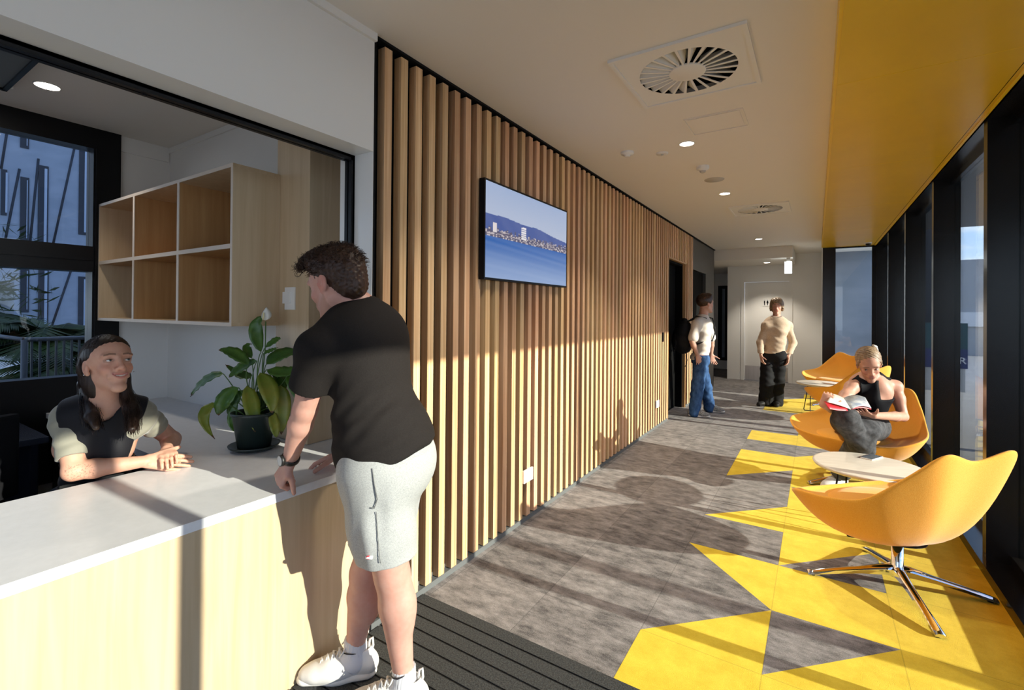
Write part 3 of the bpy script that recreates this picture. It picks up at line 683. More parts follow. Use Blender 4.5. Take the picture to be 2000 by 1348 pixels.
for (sb,a,b,c,wd,d1_,d2_,yl) in LV:
    w0=2.33; A=px_at(*a,w0-.02+d1_*.4); B=px_at(*b,w0-.02+(d1_+d2_)*.36); C_=px_at(*c,w0-.02+d2_*.72)
    m=MB(); leaf(m,A,B,C_,wd,yellow=yl)
    lf=m.build('leaf',['leaf_green','leaf_yellow','leaf_brown']); fix(lf,t)
    so_=lf.modifiers.new('t','SOLIDIFY'); so_.thickness=.0008
    m=MB(); base=pc+np.array([rng.uniform(-.03,.03),rng.uniform(-.03,.03),.152]); mid=px_at(*sb,w0+d1_*.3); pts=[(1-s)**2*base+2*s*(1-s)*mid+s*s*A for s in np.linspace(0,1,9)]
    m.tube(pts,[.0035-.0015*s for s in np.linspace(0,1,9)],6); fix(m.build('leaf_stalk','stem_green'),t)
m=MB(); w0=2.33; A=pc+np.array([.01,0,.152]); m.tube([A,px_at(512,740,w0),px_at(518,680,w0),px_at(519,628,w0)],.003,6); fix(m.build('flower_stalk','stem_green'),t)
fl=px_at(518,626,w0); m=MB(); rows=[]
tip=px_at(520,600,w0); n=12; rt=R_
for i in range(n+1):
    s=i/n; p=fl*(1-s)+tip*s+np.array([0,0,.0]); wv=.026*math.sin(PI*s**.7)**.9 if 0<s<1 else 0.0005
    rows.append([m.bm.verts.new(tuple(p+rt*wv*q+F_*(-.012+.02*q*q)*math.sin(PI*s))) for q in (-1,-.5,0,.5,1)])
for i in range(n):
    for j in range(4): f=m.bm.faces.new((rows[i][j],rows[i][j+1],rows[i+1][j+1],rows[i+1][j])); f.smooth=True
o=m.build('flower_spathe','spathe_white'); fix(o,t); o.modifiers.new('t','SOLIDIFY').thickness=.0012
m=MB(); m.tube([fl+np.array([0,0,.004])-F_*.02,fl*.4+tip*.6-F_*.02],[.004,.003],8); fix(m.build('flower_spadix','spadix'),t)
# ------------------------------------------------------------------ smooth solid modelling (distance fields -> one continuous mesh)
def V3(*a): return np.array(a if len(a)==3 else a[0],float)
def unit(v): v=np.asarray(v,float); return v/(np.linalg.norm(v)+1e-12)
class Body:
    def __init__(s): s.ops=[]
    def _add(s,kind,f,c,r,k): s.ops.append((kind,f,np.asarray(c,float),float(r),k)); return s
    def cone(s,a,b,ra,rb,k=.02,kind='add',flat=None):
        a=np.asarray(a,float); b=np.asarray(b,float); ab=b-a; L2=ab@ab+1e-12
        if flat is not None: fn=unit(flat[0]); fk=flat[1]-1
        def f(P):
            t=np.clip(((P-a)@ab)/L2,0,1); v=P-a-t[:,None]*ab
            if flat is not None: v=v+(v@fn)[:,None]*fn*fk
            return np.sqrt((v*v).sum(1))-(ra+(rb-ra)*t)
        return s._add(kind,f,(a+b)/2,np.linalg.norm(ab)/2+max(ra,rb),k)
    def ell(s,c,rad,ax=None,k=.02,kind='add'):
        c=np.asarray(c,float); rad=np.asarray(rad,float); ax=np.eye(3) if ax is None else np.asarray(ax,float)
        def f(P):
            q=((P-c)@ax.T)/rad; k0=np.sqrt((q*q).sum(1))+1e-9; q2=q/rad; k1=np.sqrt((q2*q2).sum(1))+1e-9
            return k0*(k0-1)/k1
        return s._add(kind,f,c,rad.max(),k)
    def plane(s,o,n,k=0.):   # keep the side away from n
        o=np.asarray(o,float); n=unit(n); return s._add('int',lambda P:(P-o)@n,(0,0,0),1e9,k)
    def disp(s,f,c=(0,0,0),r=1e9): return s._add('disp',f,c,r,0)
    def eval(s,B,cc,cr):
        """B (nb,m,3) points in blocks, cc block centres, cr block radius"""
        nb,m,_=B.shape; d=np.full((nb,m),.2)
        for kind,f,c,r,k in s.ops:
            if r>1e8: sel=np.arange(nb)
            else: sel=np.nonzero(np.linalg.norm(cc-c,axis=1)<r+cr+.03+(k or 0))[0]
            if len(sel)==0: continue
            if kind=='disp':
                near=sel[np.abs(d[sel]).min(1)<.05]
                if len(near): d[near]+=f(B[near].reshape(-1,3)).reshape(len(near),m)
                continue
            e=f(B[sel].reshape(-1,3)).reshape(len(sel),m); a=d[sel]
            if kind=='add':
                if k: h=np.maximum(k-np.abs(a-e),0)/k; d[sel]=np.minimum(a,e)-h*h*k*.25
                else: d[sel]=np.minimum(a,e)
            else:
                if kind=='sub': e=-e
                if k: h=np.maximum(k-np.abs(a-e),0)/k; d[sel]=np.maximum(a,e)+h*h*k*.25
                else: d[sel]=np.maximum(a,e)
        return d
    def mesh(s,h,n=8):
        bs=h*n; cand=set()
        for kind,f,c,r,k in s.ops:
            if kind!='add': continue
            lo=np.floor((c-r-.02)/bs).astype(int); hi=np.floor((c+r+.02)/bs).astype(int)
            for i in range(lo[0],hi[0]+1):
                for j in range(lo[1],hi[1]+1):
                    for l in range(lo[2],hi[2]+1): cand.add((i,j,l))
        cand=np.array(sorted(cand)); R=bs*.87
        cc=(cand+.5)*bs; keep=[]
        for q in range(0,len(cc),20000):
            d=s.eval(cc[q:q+20000,None,:],cc[q:q+20000],R*.5)[:,0]; keep.append(np.abs(d)<R*1.7+.004)
        act=cand[np.concatenate(keep)]
        g=np.arange(n+1); off=np.stack(np.meshgrid(g,g,g,indexing='ij'),-1).reshape(-1,3)
        cells={};CK=[];CV=[];E=[[],[],[]]
        BIG=1<<20
        key=lambda I:((I[...,0]+BIG//2)*BIG+(I[...,1]+BIG//2))*BIG+(I[...,2]+BIG//2)
        corner=np.array([(i,j,k) for i in(0,1) for j in(0,1) for k in(0,1)])
        edges=[(0,1),(2,3),(4,5),(6,7),(0,2),(1,3),(4,6),(5,7),(0,4),(1,5),(2,6),(3,7)]
        for q in range(0,len(act),1500):
            A=act[q:q+1500]; I=A[:,None,:]*n+off[None]; P=I*h; D=s.eval(P.astype(float),(A+.5)*bs,R).reshape(len(A),n+1,n+1,n+1)
            S=D<0
            c8=[S[:,i:i+n,j:j+n,k:k+n] for i,j,k in corner]; cnt=sum(x.astype(np.int8) for x in c8); mixed=(cnt>0)&(cnt<8)
            b,x,y,z=np.nonzero(mixed)
            if len(b)==0: continue
            vals=np.stack([D[b,x+i,y+j,z+k] for i,j,k in corner],1); acc=np.zeros((len(b),3)); w=np.zeros(len(b))
            for (p0,p1) in edges:
                a0,a1=vals[:,p0],vals[:,p1]; mk=(a0<0)!=(a1<0); t=np.where(mk,a0/np.where(mk,a0-a1,1),0)
                acc+=np.where(mk[:,None],corner[p0]+(corner[p1]-corner[p0])*t[:,None],0); w+=mk
            pos=(A[b]*n+np.stack([x,y,z],1)+acc/w[:,None])*h
            CK.append(key(A[b]*n+np.stack([x,y,z],1))); CV.append(pos)
            for ax in range(3):
                sl0=[slice(None)]+[slice(0,n)]*3; sl1=list(sl0); sl1[ax+1]=slice(1,n+1)
                a0=S[tuple(sl0)]; a1=S[tuple(sl1)]; b,x,y,z=np.nonzero(a0!=a1)
                if len(b): E[ax].append(np.concatenate([A[b]*n+np.stack([x,y,z],1),a0[b,x,y,z][:,None].astype(int)],1))
        CK=np.concatenate(CK); CV=np.concatenate(CV); o=np.argsort(CK); CK=CK[o]; CV=CV[o]
        F=[]
        for ax in range(3):
            if not E[ax]: continue
            e=np.concatenate(E[ax]); I=e[:,:3]; u=(ax+1)%3; v=(ax+2)%3
            quad=[]
            for du,dv in ((0,0),(-1,0),(-1,-1),(0,-1)):
                J=I.copy(); J[:,u]+=du; J[:,v]+=dv; quad.append(key(J))
            K=np.stack(quad,1); ix=np.minimum(np.searchsorted(CK,K),len(CK)-1); ok=(CK[ix]==K).all(1); ix=ix[ok]; fl=e[ok,3]==0
            ix[fl]=ix[fl][:,::-1]; F.append(ix)
        return CV,np.concatenate(F)
def biggest(V,F):
    lab=np.arange(len(V))
    while True:
        m=lab[F].min(1); new=lab.copy()
        for a in range(4): np.minimum.at(new,F[:,a],m)
        new=new[new]; new=new[new]
        if (new==lab).all(): break
        lab=new
    u,c=np.unique(lab,return_counts=True); k=lab==u[np.argmax(c)]
    if k.all(): return V,F
    mp=np.cumsum(k)-1; return V[k],mp[F[k[F].all(1)]]
def np_mesh(name,V,F,m,parent=None,col=None,smooth_iter=0,**kw):
    V,F=biggest(V,F)
    if smooth_iter:
        for _ in range(smooth_iter):
            acc=np.zeros_like(V); cnt=np.zeros(len(V))
            for a in range(4):
                b=(a+1)%4; np.add.at(acc,F[:,a],V[F[:,b]]); np.add.at(cnt,F[:,a],1); np.add.at(acc,F[:,b],V[F[:,a]]); np.add.at(cnt,F[:,b],1)
            V=V*.5+.5*acc/np.maximum(cnt,1)[:,None]
    me=bpy.data.meshes.new(name); me.vertices.add(len(V)); me.vertices.foreach_set('co',V.astype(np.float32).ravel())
    me.loops.add(F.size); me.loops.foreach_set('vertex_index',F.astype(np.int32).ravel()); me.polygons.add(len(F))
    me.polygons.foreach_set('loop_start',np.arange(0,F.size,4,dtype=np.int32))
    try: me.polygons.foreach_set('loop_total',np.full(len(F),4,dtype=np.int32))
    except Exception: pass
    me.update(calc_edges=True); me.validate()
    if col is not None:
        ca=me.color_attributes.new('Col','FLOAT_COLOR','POINT'); ca.data.foreach_set('color',np.concatenate([col(V),np.ones((len(V),1))],1).astype(np.float32).ravel())
    o=link(name,me,m,None,smooth=True,**kw)
    if parent is not None: fix(o,parent)
    return o
def skin_mat(name):
    m,nt,b=nodes(name); L=nt.links.new; an=N(nt,'ShaderNodeAttribute',attribute_name='Col'); tc=N(nt,'ShaderNodeTexCoord'); no=N(nt,'ShaderNodeTexNoise',Scale=45.,Detail=3.)
    mx=N(nt,'ShaderNodeMixRGB',blend_type='MULTIPLY'); mx.inputs[0].default_value=.25; cr=N(nt,'ShaderNodeValToRGB'); cr.color_ramp.elements[0].position=.35; cr.color_ramp.elements[1].position=.65; cr.color_ramp.elements[0].color=(.85,.62,.58,1)
    L(tc.outputs['Object'],no.inputs['Vector']); L(no.outputs[0],cr.inputs[0]); L(an.outputs['Color'],mx.inputs[1]); L(cr.outputs[0],mx.inputs[2]); L(mx.outputs[0],b.inputs['Base Color'])
    b.inputs['Roughness'].default_value=.5; b.inputs['Subsurface Weight'].default_value=.12; b.inputs['Subsurface Radius'].default_value=(1,.35,.2); b.inputs['Subsurface Scale'].default_value=.012; b.inputs['Specular IOR Level'].default_value=.35
skin_mat('skin')
def eye_mat(name,iris):
    m,nt,b=nodes(name); L=nt.links.new; tc=N(nt,'ShaderNodeTexCoord'); sp=N(nt,'ShaderNodeSeparateXYZ'); L(tc.outputs['Object'],sp.inputs[0])
    cr=N(nt,'ShaderNodeValToRGB'); cr.color_ramp.interpolation='CONSTANT'; e=cr.color_ramp.elements; e[0].position=0; e[0].color=(.72,.68,.64,1); e[1].position=.862; e[1].color=c4(iris); q=e.new(.965); q.color=(.01,.01,.01,1)
    L(sp.outputs[1],cr.inputs[0]); L(cr.outputs[0],b.inputs['Base Color']); b.inputs['Roughness'].default_value=.08; b.inputs['Coat Weight'].default_value=.5
eye_mat('eye_brown',(.09,.045,.02)); eye_mat('eye_grey',(.14,.16,.16))
mat('teeth',(.78,.75,.68),.25); mat('lip',(.52,.19,.16),.4)
# ---- head: local frame x = right, y = forward, z = up
def frame(fwd,up):
    y=unit(fwd); x=unit(np.cross(y,up)); z=np.cross(x,y); return np.stack([x,y,z])
class Head:
    def __init__(s,c,fwd,up,sc=1.0,sex='m',smile=0): s.c=np.asarray(c,float); s.A=frame(fwd,up); s.s=sc; s.sex=sex; s.smile=smile
    def p(s,x,y,z): return s.c+(np.array([x,y,z])*s.s)@s.A
    def loc(s,P): return ((P-s.c)@s.A.T)/s.s
    def e(s,B,c,r,k=.02,kind='add',rot=None):
        ax=s.A if rot is None else rot@s.A
        B.ell(s.p(*c),np.array(r)*s.s,ax,k*s.s if k else 0,kind)
    def cn(s,B,a,b,ra,rb,k=.02,kind='add'): B.cone(s.p(*a),s.p(*b),ra*s.s,rb*s.s,k*s.s,kind)
    def build(s,B,detail=True):
        f=s.sex=='f'
        s.e(B,(0,-.015,.042),(.074,.094,.083),.03)
        s.e(B,(0,.018,.030),((.059 if f else .064),.070,.066),.03)
        s.e(B,(0,.030,-.030 if not f else -.026),((.042 if f else .054),.060,.076 if not f else .070),.03)
        jw=.031 if f else .052
        for q in (-1,1):
            s.cn(B,(q*jw,-.005,-.044 if f else -.050),(q*(.008 if f else .016),.066,-.098),.018 if f else .021,.013 if f else .020,.03)
            s.e(B,(q*(.034 if f else .038),.060,-.022),(.021,.022,.020),.018)
            if s.smile: s.e(B,(q*.033,.070,-.026),(.014,.013,.011),.012)
        s.e(B,(0,.072,-.100),(.020,.018,.015),.02)
        for q in (-1,1):
            s.e(B,(q*.028,.078,.030),(.026,.014,.009),.014)
            s.e(B,(q*.031,.098,.010),(.020,.016,.012),.012,'sub')
        if detail:
            for q in (-1,1): # lids round the eyeball with an opening
                s.e(B,(q*.031,.0735,.009),(.0142,.0142,.0138),.004)
                s.e(B,(q*.031,.089,.0085),(.0125,.010,.0042 if not s.smile else .0036),.0015,'sub')
        s.cn(B,(0,.088,.020),(0,.108,-.022),.0075,.0095,.010); s.e(B,(0,.107,-.026),(.0115,.010,.009),.008)
        for q in (-1,1): s.e(B,(q*.0125,.096,-.029),(.0075,.010,.007),.006)
        if detail:
            for q in (-1,1): s.e(B,(q*.006,.103,-.036),(.0032,.005,.004),.002,'sub')
        # mouth
        s.e(B,(0,.082 if not s.smile else .079,-.055),(.030,.018,.022),.015)
        w=.031 if s.smile else .023
        if detail:
            if not s.smile: s.e(B,(0,.094,-.049),(w*.85,.009,.0052),.005); s.e(B,(0,.091,-.060),(w*.78,.010,.0062),.006)
            if s.smile:
                X=np.linspace(-.025,.025,9); Yc=lambda x:.0955-11*x*x
                for a,b in zip(X,X[1:]):
                    s.cn(B,(a,Yc(a)-.001,-.0505+.004*(a/.025)**2),(b,Yc(b)-.001,-.0505+.004*(b/.025)**2),.0030,.0030,.004)
                    s.cn(B,(a,Yc(a)-.003,-.0655+.016*(a/.025)**2),(b,Yc(b)-.003,-.0655+.016*(b/.025)**2),.0042,.0042,.005)
                for x in np.linspace(-.0235,.0235,11):
                    hh=.0048*(1-(x/.027)**2)+.0006; s.e(B,(x,Yc(x)+.006,-.0565+.0085*(x/.025)**2),(.0032,.012,hh),.0,'sub')
                for q in (-1,1): s.cn(B,(q*.028,.080,-.036),(q*.035,.072,-.060),.003,.003,.012)
            else: s.e(B,(0,.105,-.0548),(w,.012,.0011),.0015,'sub')
        for q in (-1,1): # ears
            r=np.array([[1,0,0],[0,math.cos(.2),math.sin(.2)],[0,-math.sin(.2),math.cos(.2)]])
            q_=q*(.93 if f else 1.)
            s.e(B,(q_*.078,-.012,-.002),(.009,.019,.031),.006,rot=r)
            s.e(B,(q_*.087,-.008,.002),(.007,.010,.019),.003,'sub',rot=r)
            s.cn(B,(q_*.083,-.002,-.012),(q_*.082,.004,.002),.004,.004,.003)
            s.e(B,(q_*.076,-.002,-.027),(.007,.009,.009),.005)
    def eyes(s,parent,m,look=None):
        for q in (-1,1):
            mb=MB(); pts=[]; hz=.0042 if not s.smile else .0036
            for x in np.linspace(-.0122,.0122,11):
                z=.0085+hz*math.sqrt(max(0,1-(x/.0128)**2)); y=.0735+math.sqrt(max(1e-8,.0147**2-x*x-(z-.009)**2)); pts.append(s.p(q*.031+x,y,z))
            mb.tube(pts,[.0004,.0007,.0009,.001,.001,.001,.001,.001,.0009,.0007,.0004],5); fix(mb.build('eyelash','black_matte'),parent)
        for q in (-1,1):
            c=s.p(q*.031,.0735,.009); r=.0125*s.s
            me=bpy.data.meshes.new('eye'); bm=bmesh.new(); bmesh.ops.create_uvsphere(bm,u_segments=24,v_segments=16,radius=1.0); bm.to_mesh(me); bm.free()
            o=link('eye',me,m,None,smooth=True); g=unit(s.A[1] if look is None else np.asarray(look)-c); a=frame(g,s.A[2])
            o.matrix_world=Matrix(((a[0][0]*r,a[1][0]*r,a[2][0]*r,c[0]),(a[0][1]*r,a[1][1]*r,a[2][1]*r,c[1]),(a[0][2]*r,a[1][2]*r,a[2][2]*r,c[2]),(0,0,0,1)))
            loc=o.matrix_world.copy(); fix(o,parent); o.matrix_basis=loc
    def teeth(s,parent):
        m=MB(); n=11
        for i in range(n):
            x=(i-(n-1)/2)*.0042; y=.0925-11*x*x; z=.008*(x/.025)**2; m.box((x-.0020,y-.005,-.0615+z),(x+.0020,y,-.0505+z),.0007)
        for v in m.bm.verts:
            v.co=Vector(s.p(*v.co))
        return fix(m.build('teeth','teeth'),parent)
def fingers(B,wrist,d,n,side,L=.19,curls=((.2,.3,.2),)*4,thumb=(.6,.3,.2),spread=.08,thick=1.0,thumb_out=.75):
    """wrist point, direction to the fingers, back-of-hand normal, side = towards the thumb"""
    wrist=np.asarray(wrist,float); d=unit(d); n=unit(np.asarray(n,float)-d*(np.asarray(n,float)@d)); s=np.cross(d,n); s=s if s@np.asarray(side,float)>0 else -s
    pl=L*.50; w=L*.215*thick
    kn=[wrist+d*pl*(1.0-.03*abs(i-1)-.04*(i==3))+s*w*(.78-.52*i) for i in range(4)]
    for i in range(4): B.cone(wrist+s*(.35-.23*i)*w*1.1+d*.01,kn[i],L*.078*thick,L*.058*thick,.012,flat=(n,1.15))
    B.cone(wrist+d*.015,wrist+d*pl*.75,L*.11*thick,L*.10*thick,.015,flat=(n,1.5))
    FL=[.40,.445,.415,.33]
    for i in range(4):
        p=kn[i]; dd=unit(d+s*spread*(1.4-i)); nn=n; r=[.052,.050,.047,.042]; cu=curls[min(i,len(curls)-1)]
        for j,fr in enumerate((.44,.31,.25)):
            a=cu[j]; dd,nn=dd*math.cos(a)-nn*math.sin(a),nn*math.cos(a)+dd*math.sin(a)
            q=p+dd*L*FL[i]*fr; r0=r[i]*L*thick*(1-.08*j); B.cone(p,q,r0,r0*.92,.003 if j else .006); p=q
    # thumb
    p=wrist+s*w*.55+d*pl*.22; B.cone(wrist+d*pl*.1+s*w*.2,p+d*pl*.25+s*w*.25,.085*L*thick,.075*L*thick,.012)
    dd=unit(s*thumb_out+d*(1-thumb_out*.55)-n*thumb[0]*.5); p=p+d*.005
    for j,(fr,rr) in enumerate(((.23,.066),(.17,.058),(.135,.050))):
        q=p+dd*L*fr; B.cone(p,q,rr*L*thick,rr*.92*L*thick,.006 if j==0 else .003); p=q; dd=unit(dd+d*.28*thumb[1]*2-s*.18*thumb[1]-n*thumb[2]*.3)

class Fig:
    """joint lists are [right, left]"""
    def __init__(self,**k): self.__dict__.update(k)
def limb(B,a,b,r0,rm,r1,mid=.35,k=.02):
    a=np.asarray(a,float);b=np.asarray(b,float);m=a+(b-a)*mid; B.cone(a,m,r0,rm,k); B.cone(m,b,rm,r1,k)
def torso(B,J,g=0.,k=.05,hips=True,low=1.0):
    """g = allowance of a garment over the skin"""
    f=J.f; w=J.w; s=J.s
    up=unit(J.neck-J.pel); Ac=frame(J.fc,up); Ap=frame(J.fp,up)
    ch=J.pel+(J.neck-J.pel)*.70+Ac[1]*.005; wa=J.pel+(J.neck-J.pel)*.34+Ap[1]*J.belly
    B.ell(ch,(.150*w*s+g,.108*s+g,.19*s+g),Ac,k)
    B.ell(J.pel+(J.neck-J.pel)*.82-Ac[1]*.01,(.155*w*s+g,.090*s+g,.10*s+g),Ac,k)
    B.ell(wa,(.128*w*s*J.fat+g,(.098*J.fat)*s+g,.16*s+g),Ap,k)
    B.ell(J.pel-Ap[1]*.01,(.158*J.hw*s+g,.115*J.hd*s+g,.125*s*low+g),Ap,k)
    if J.sex=='f':
        for q in (-1,1): B.ell(J.pel+(J.neck-J.pel)*.66+Ac[0]*q*.065+Ac[1]*.075,(.062+g*.6,.055+g*.6,.06+g*.6),Ac,.04)
    for q in (0,1):
        B.cone(J.neck-Ac[2]*.015,J.sh[q]+Ac[2]*.005,.046*s+g*.6,.050*s+g,.04)
def body_mesh(name,J,parent,h,skin,head,hands,detail=True,extra=None,legs=True,feet=True,trim=None):
    B=Body(); torso(B,J,0); s=J.s
    B.cone(J.neck-unit(J.neck-J.pel)*.02,head.p(0,-.022,-.035),.062*s*J.nk,.052*s*J.nk,.03); B.cone(J.neck+(head.p(0,-.02,-.05)-J.neck)*.2,head.p(0,.01,-.05),.050*s*J.nk,.045*s*J.nk,.03)
    for q in (0,1):
        a=J.arm; limb(B,J.sh[q],J.el[q],.050*a*s,.047*a*s,.038*a*s,.4,.03); limb(B,J.el[q],J.wr[q],.039*a*s,.040*a*s,.0255*a*s,.28,.015)
        if legs:
            limb(B,J.hip[q],J.kn[q],.088*s*J.leg,.080*s*J.leg,.056*s*J.leg,.4,.04); back=-J.fp if not hasattr(J,'calf') else J.calf
            limb(B,J.kn[q],J.an[q],.056*s*J.leg,.053*s*J.leg,.034*s,.30,.02); B.ell(J.kn[q]*.68+J.an[q]*.32+np.asarray(back)*.022,(.046*J.leg,.046*J.leg,.10),None,.03)
            if feet: B.cone(J.an[q]-np.array([0,0,.03]),J.an[q]+J.ft[q]*.10-np.array([0,0,.065]),.032*s,.018*s,.01)
    head.build(B,detail)
    for hd in hands: fingers(B,**hd)
    if extra: extra(B)
    V,F=B.mesh(h); return np_mesh(name,V,F,'skin',parent,col=skin,smooth_iter=1 if detail else 0)
def skin_color(base,head,lip=(.50,.17,.14),brow=(.05,.03,.02),stubble=None,blush=.5,extra=None,red=None):
    base=np.array(base); lip=np.array(lip); brow=np.array(brow)
    def f(P):
        L=head.loc(P); x,y,z=np.abs(L[:,0]),L[:,1],L[:,2]; c=np.tile(base,(len(P),1))
        def mixin(col,m): nonlocal c; m=np.clip(m,0,1)[:,None]; c=c*(1-m)+np.asarray(col)*m
        near=(np.abs(L).max(1)<.2)
        mixin(base*np.array([1.12,.72,.70]),near*blush*np.exp(-(((x-.042)/.022)**2+((z+.022)/.020)**2+((y-.07)/.04)**2)))
        mixin(base*np.array([1.05,.70,.66]),near*.5*np.exp(-((x/.016)**2+((z+.022)/.016)**2+((y-.10)/.02)**2)))
        mixin(base*np.array([1.1,.62,.58]),near*.5*np.clip((x-.076)/.01,0,1)*(np.abs(z)<.05))
        if stubble is not None: mixin(stubble,near*.42*((z<-.028)&(z>-.125)&(y>-.005))*np.clip((-z-.028)/.02,0,1)*(1-np.exp(-((x/.03)**2+((z+.054)/.012)**2))))
        w=.031 if head.smile else .024
        if head.smile:
            zu=-.0505+.004*(x/.025)**2; zl=-.0655+.016*(x/.025)**2
            mixin(lip,near*(y>.07)*(x<.0275)*np.maximum(np.exp(-((z-zu)/.0038)**4),np.exp(-((z-zl)/.0048)**4))*.8)
        else: mixin(lip,near*(y>.078)*np.clip(1.6-((x/w)**2+((z+.0565 if head.smile else z+.0545)/(.0175 if head.smile else .0115))**2)**2*1.3,0,1)*(np.abs(z+.055)<.02)*.85)
        bz=.030+.10*(x-.014)*(x<.034)+(-.18)*(x-.034)*(x>=.034)+.002
        mixin(brow,near*(y>.05)*np.exp(-((z-bz)/.0034)**4)*((x>.012)&(x<.05))*.85)
        mixin(base*.45,near*(y>.07)*.55*np.exp(-((np.hypot((x-.031)/.015,(z-.0088)/.0075)-1)/.22)**2))
        if extra is not None: c=extra(P,L,c)
        return np.clip(c,0,1)
    return f
def wrinkle(amp,dirn,freq,seed,c,r):
    """soft folds running across dirn inside a ball"""
    q=np.random.default_rng(seed); dirn=unit(dirn); o=unit(np.cross(dirn,[.3,.5,.8])); o2=np.cross(dirn,o); ph=q.uniform(0,6,4)
    def f(P):
        D=P-c; m=np.clip(1-(D*D).sum(1)/(r*r),0,1)**1.0
        a=D@dirn; b=D@o; e=D@o2
        return -amp*m*(np.sin(a*freq+1.6*np.sin(b*freq*.35+ph[0])+1.1*np.sin(e*freq*.4+ph[1]))+.6*np.sin(a*freq*1.9+2*np.sin(b*freq*.5+ph[2])+ph[3]))
    return f
def shoe(name,an,d,L,m_up,m_sole,parent,lace=True,side=1,boxy=1.0):
    d=unit(np.array([d[0],d[1],0.])); s=np.array([-d[1],d[0],0.]); an=np.array([an[0],an[1],0.]); 
    P=lambda a,b,z: an+d*a*L+s*b*L+np.array([0,0,z])
    B=Body(); B.cone(P(-.17,0,.050),P(.30,0,.048),.038,.040,.03); B.cone(P(.30,.0,.045),P(.62,-.01*side,.036),.040,.030,.03,flat=((0,0,1),1.15)); B.cone(P(-.16,0,.06),P(-.10,0,.10),.036,.034,.02); B.cone(P(-.02,0,.07),P(.30,0,.062),.036,.032,.02)
    B.cone(P(.2,0,.045),P(.48,0,.04),.046,.044,.03,flat=((0,0,1),1.3)); B.plane((0,0,.018),(0,0,-1)); B.ell(P(-.04,0,.135),(.05,.034,.045),np.stack([d,s,[0,0,1]]),.006,'sub')
    V,F=B.mesh(.004); up=np_mesh(name,V,F,m_up,parent)
    B=Body(); B.cone(P(-.15,0,.02),P(.25,0,.02),.040,.044,.02,flat=((0,0,1),1.8)); B.cone(P(.2,0,.02),P(.62,-.01*side,.022),.045,.036,.02,flat=((0,0,1),1.7)); B.plane((0,0,.001),(0,0,-1)); B.plane((0,0,.034),(0,0,1))
    V,F=B.mesh(.004); so=np_mesh('sole',V,F,m_sole,None); so.parent=up
    if lace:
        m=MB()
        for i in range(5):
            a=.10+.075*i; z=.124-.0095*i; 
            m.tube([P(a,-.075,z-.014),P(a+.02,-.03,z),P(a+.035,.03,z),P(a+.05,.075,z-.014)],.0032,6); m.tube([P(a,.075,z-.014),P(a+.02,.03,z+.001),P(a+.035,-.03,z+.001),P(a+.05,-.075,z-.014)],.0032,6)
        for q in (-1,1): m.tube([P(.11,0,.132),P(.10,q*.06,.142),P(.14,q*.13,.124),P(.19,q*.13,.108)],.003,6)
        l=m.build('laces',m_up); l.parent=up
        m=MB(); m.tube([P(-.20,0,.085),P(-.235,0,.115),P(-.225,0,.145),P(-.19,0,.140),P(-.175,0,.11)],.0045,7); l=m.build('heel_loop',m_up); l.parent=up
    return up
def strands(name,m,parent,roots,n_pts,rad,fn,seed):
    """many fine tubes; fn(i,rng) gives the points of strand i"""
    r=np.random.default_rng(seed); mb=MB()
    for i in range(roots):
        p=fn(i,r)
        if p is None: continue
        k=len(p); mb.tube(p,[rad*(1-.55*j/(k-1)) for j in range(k)],5,cap=False)
    return fix(mb.build(name,m),parent)
# ------------------------------------------------------------------ people
SK=(.62,.36,.27)
FAB=['tee_black','dress_black','tank_black','jeans_grey','trousers_black','backpack_black','shoe_dark','jeans_blue','hair_brown','hair_dark']
mat('hair_brown',(.030,.014,.009),.42,c2=(.055,.026,.015),scale=(60,60,12),spec=.45,bump=.5,bscale=(500,500,60))
mat('hair_dark',(.016,.009,.007),.36,c2=(.030,.017,.012),scale=(80,80,8),spec=.5,bump=.5,bscale=(600,600,40))
mat('hair_blond',(.17,.10,.055),.45,c2=(.36,.25,.15),scale=(70,70,12),bump=.5,bscale=(500,500,60))
mat('hair_mid',(.12,.07,.035),.45,c2=(.30,.20,.11),scale=(60,60,20),bump=.5,bscale=(400,400,60))
mat('tee_black',(.013,.011,.0105),.85,c2=(.018,.0155,.0145),scale=(300,300,300),bump=.15,bscale=500)
mat('shorts_grey',(.30,.31,.305),.95,c2=(.40,.41,.405),scale=(260,260,260),detail=3,bump=.3,bscale=600)
mat('sock_white',(.60,.60,.63),.85,bump=.5,bscale=(700,700,30)); mat('shoe_white',(.62,.61,.59),.55,bump=.1,bscale=300); mat('sole_white',(.74,.72,.68),.5)
mat('logo_black',(.015,.015,.02),.6); mat('logo_red',(.65,.02,.04),.6); mat('logo_white',(.82,.82,.82),.6)
mat('watch_black',(.012,.012,.012),.4); mat('watch_face',(.45,.47,.48),.2)
mat('dress_black',(.010,.010,.013),.55,sheen=.15); mat('sleeve_olive',(.25,.24,.19),.8,sheen=.25,bump=.12,bscale=600)
mat('tank_black',(.006,.006,.008),.75); mat('jeans_grey',(.045,.045,.048),.85,c2=(.10,.10,.105),scale=(25,25,25),bump=.3,bscale=500); mat('jeans_blue',(.02,.05,.13),.85,c2=(.06,.13,.28),scale=(18,18,10),bump=.3,bscale=400)
mat('tee_white',(.66,.60,.54),.85,c2=(.72,.66,.60),scale=(60,60,60)); mat('sweater_beige',(.50,.37,.26),.9,c2=(.58,.45,.33),scale=(80,80,80),sheen=.3,bump=.5,bscale=200)
mat('trousers_black',(.014,.014,.015),.8); mat('backpack_black',(.010,.010,.012),.55); mat('shoe_grey',(.30,.29,.27),.7,c2=(.12,.12,.12),scale=(90,90,90),contrast=(.48,.52)); mat('shoe_dark',(.02,.02,.02),.5)
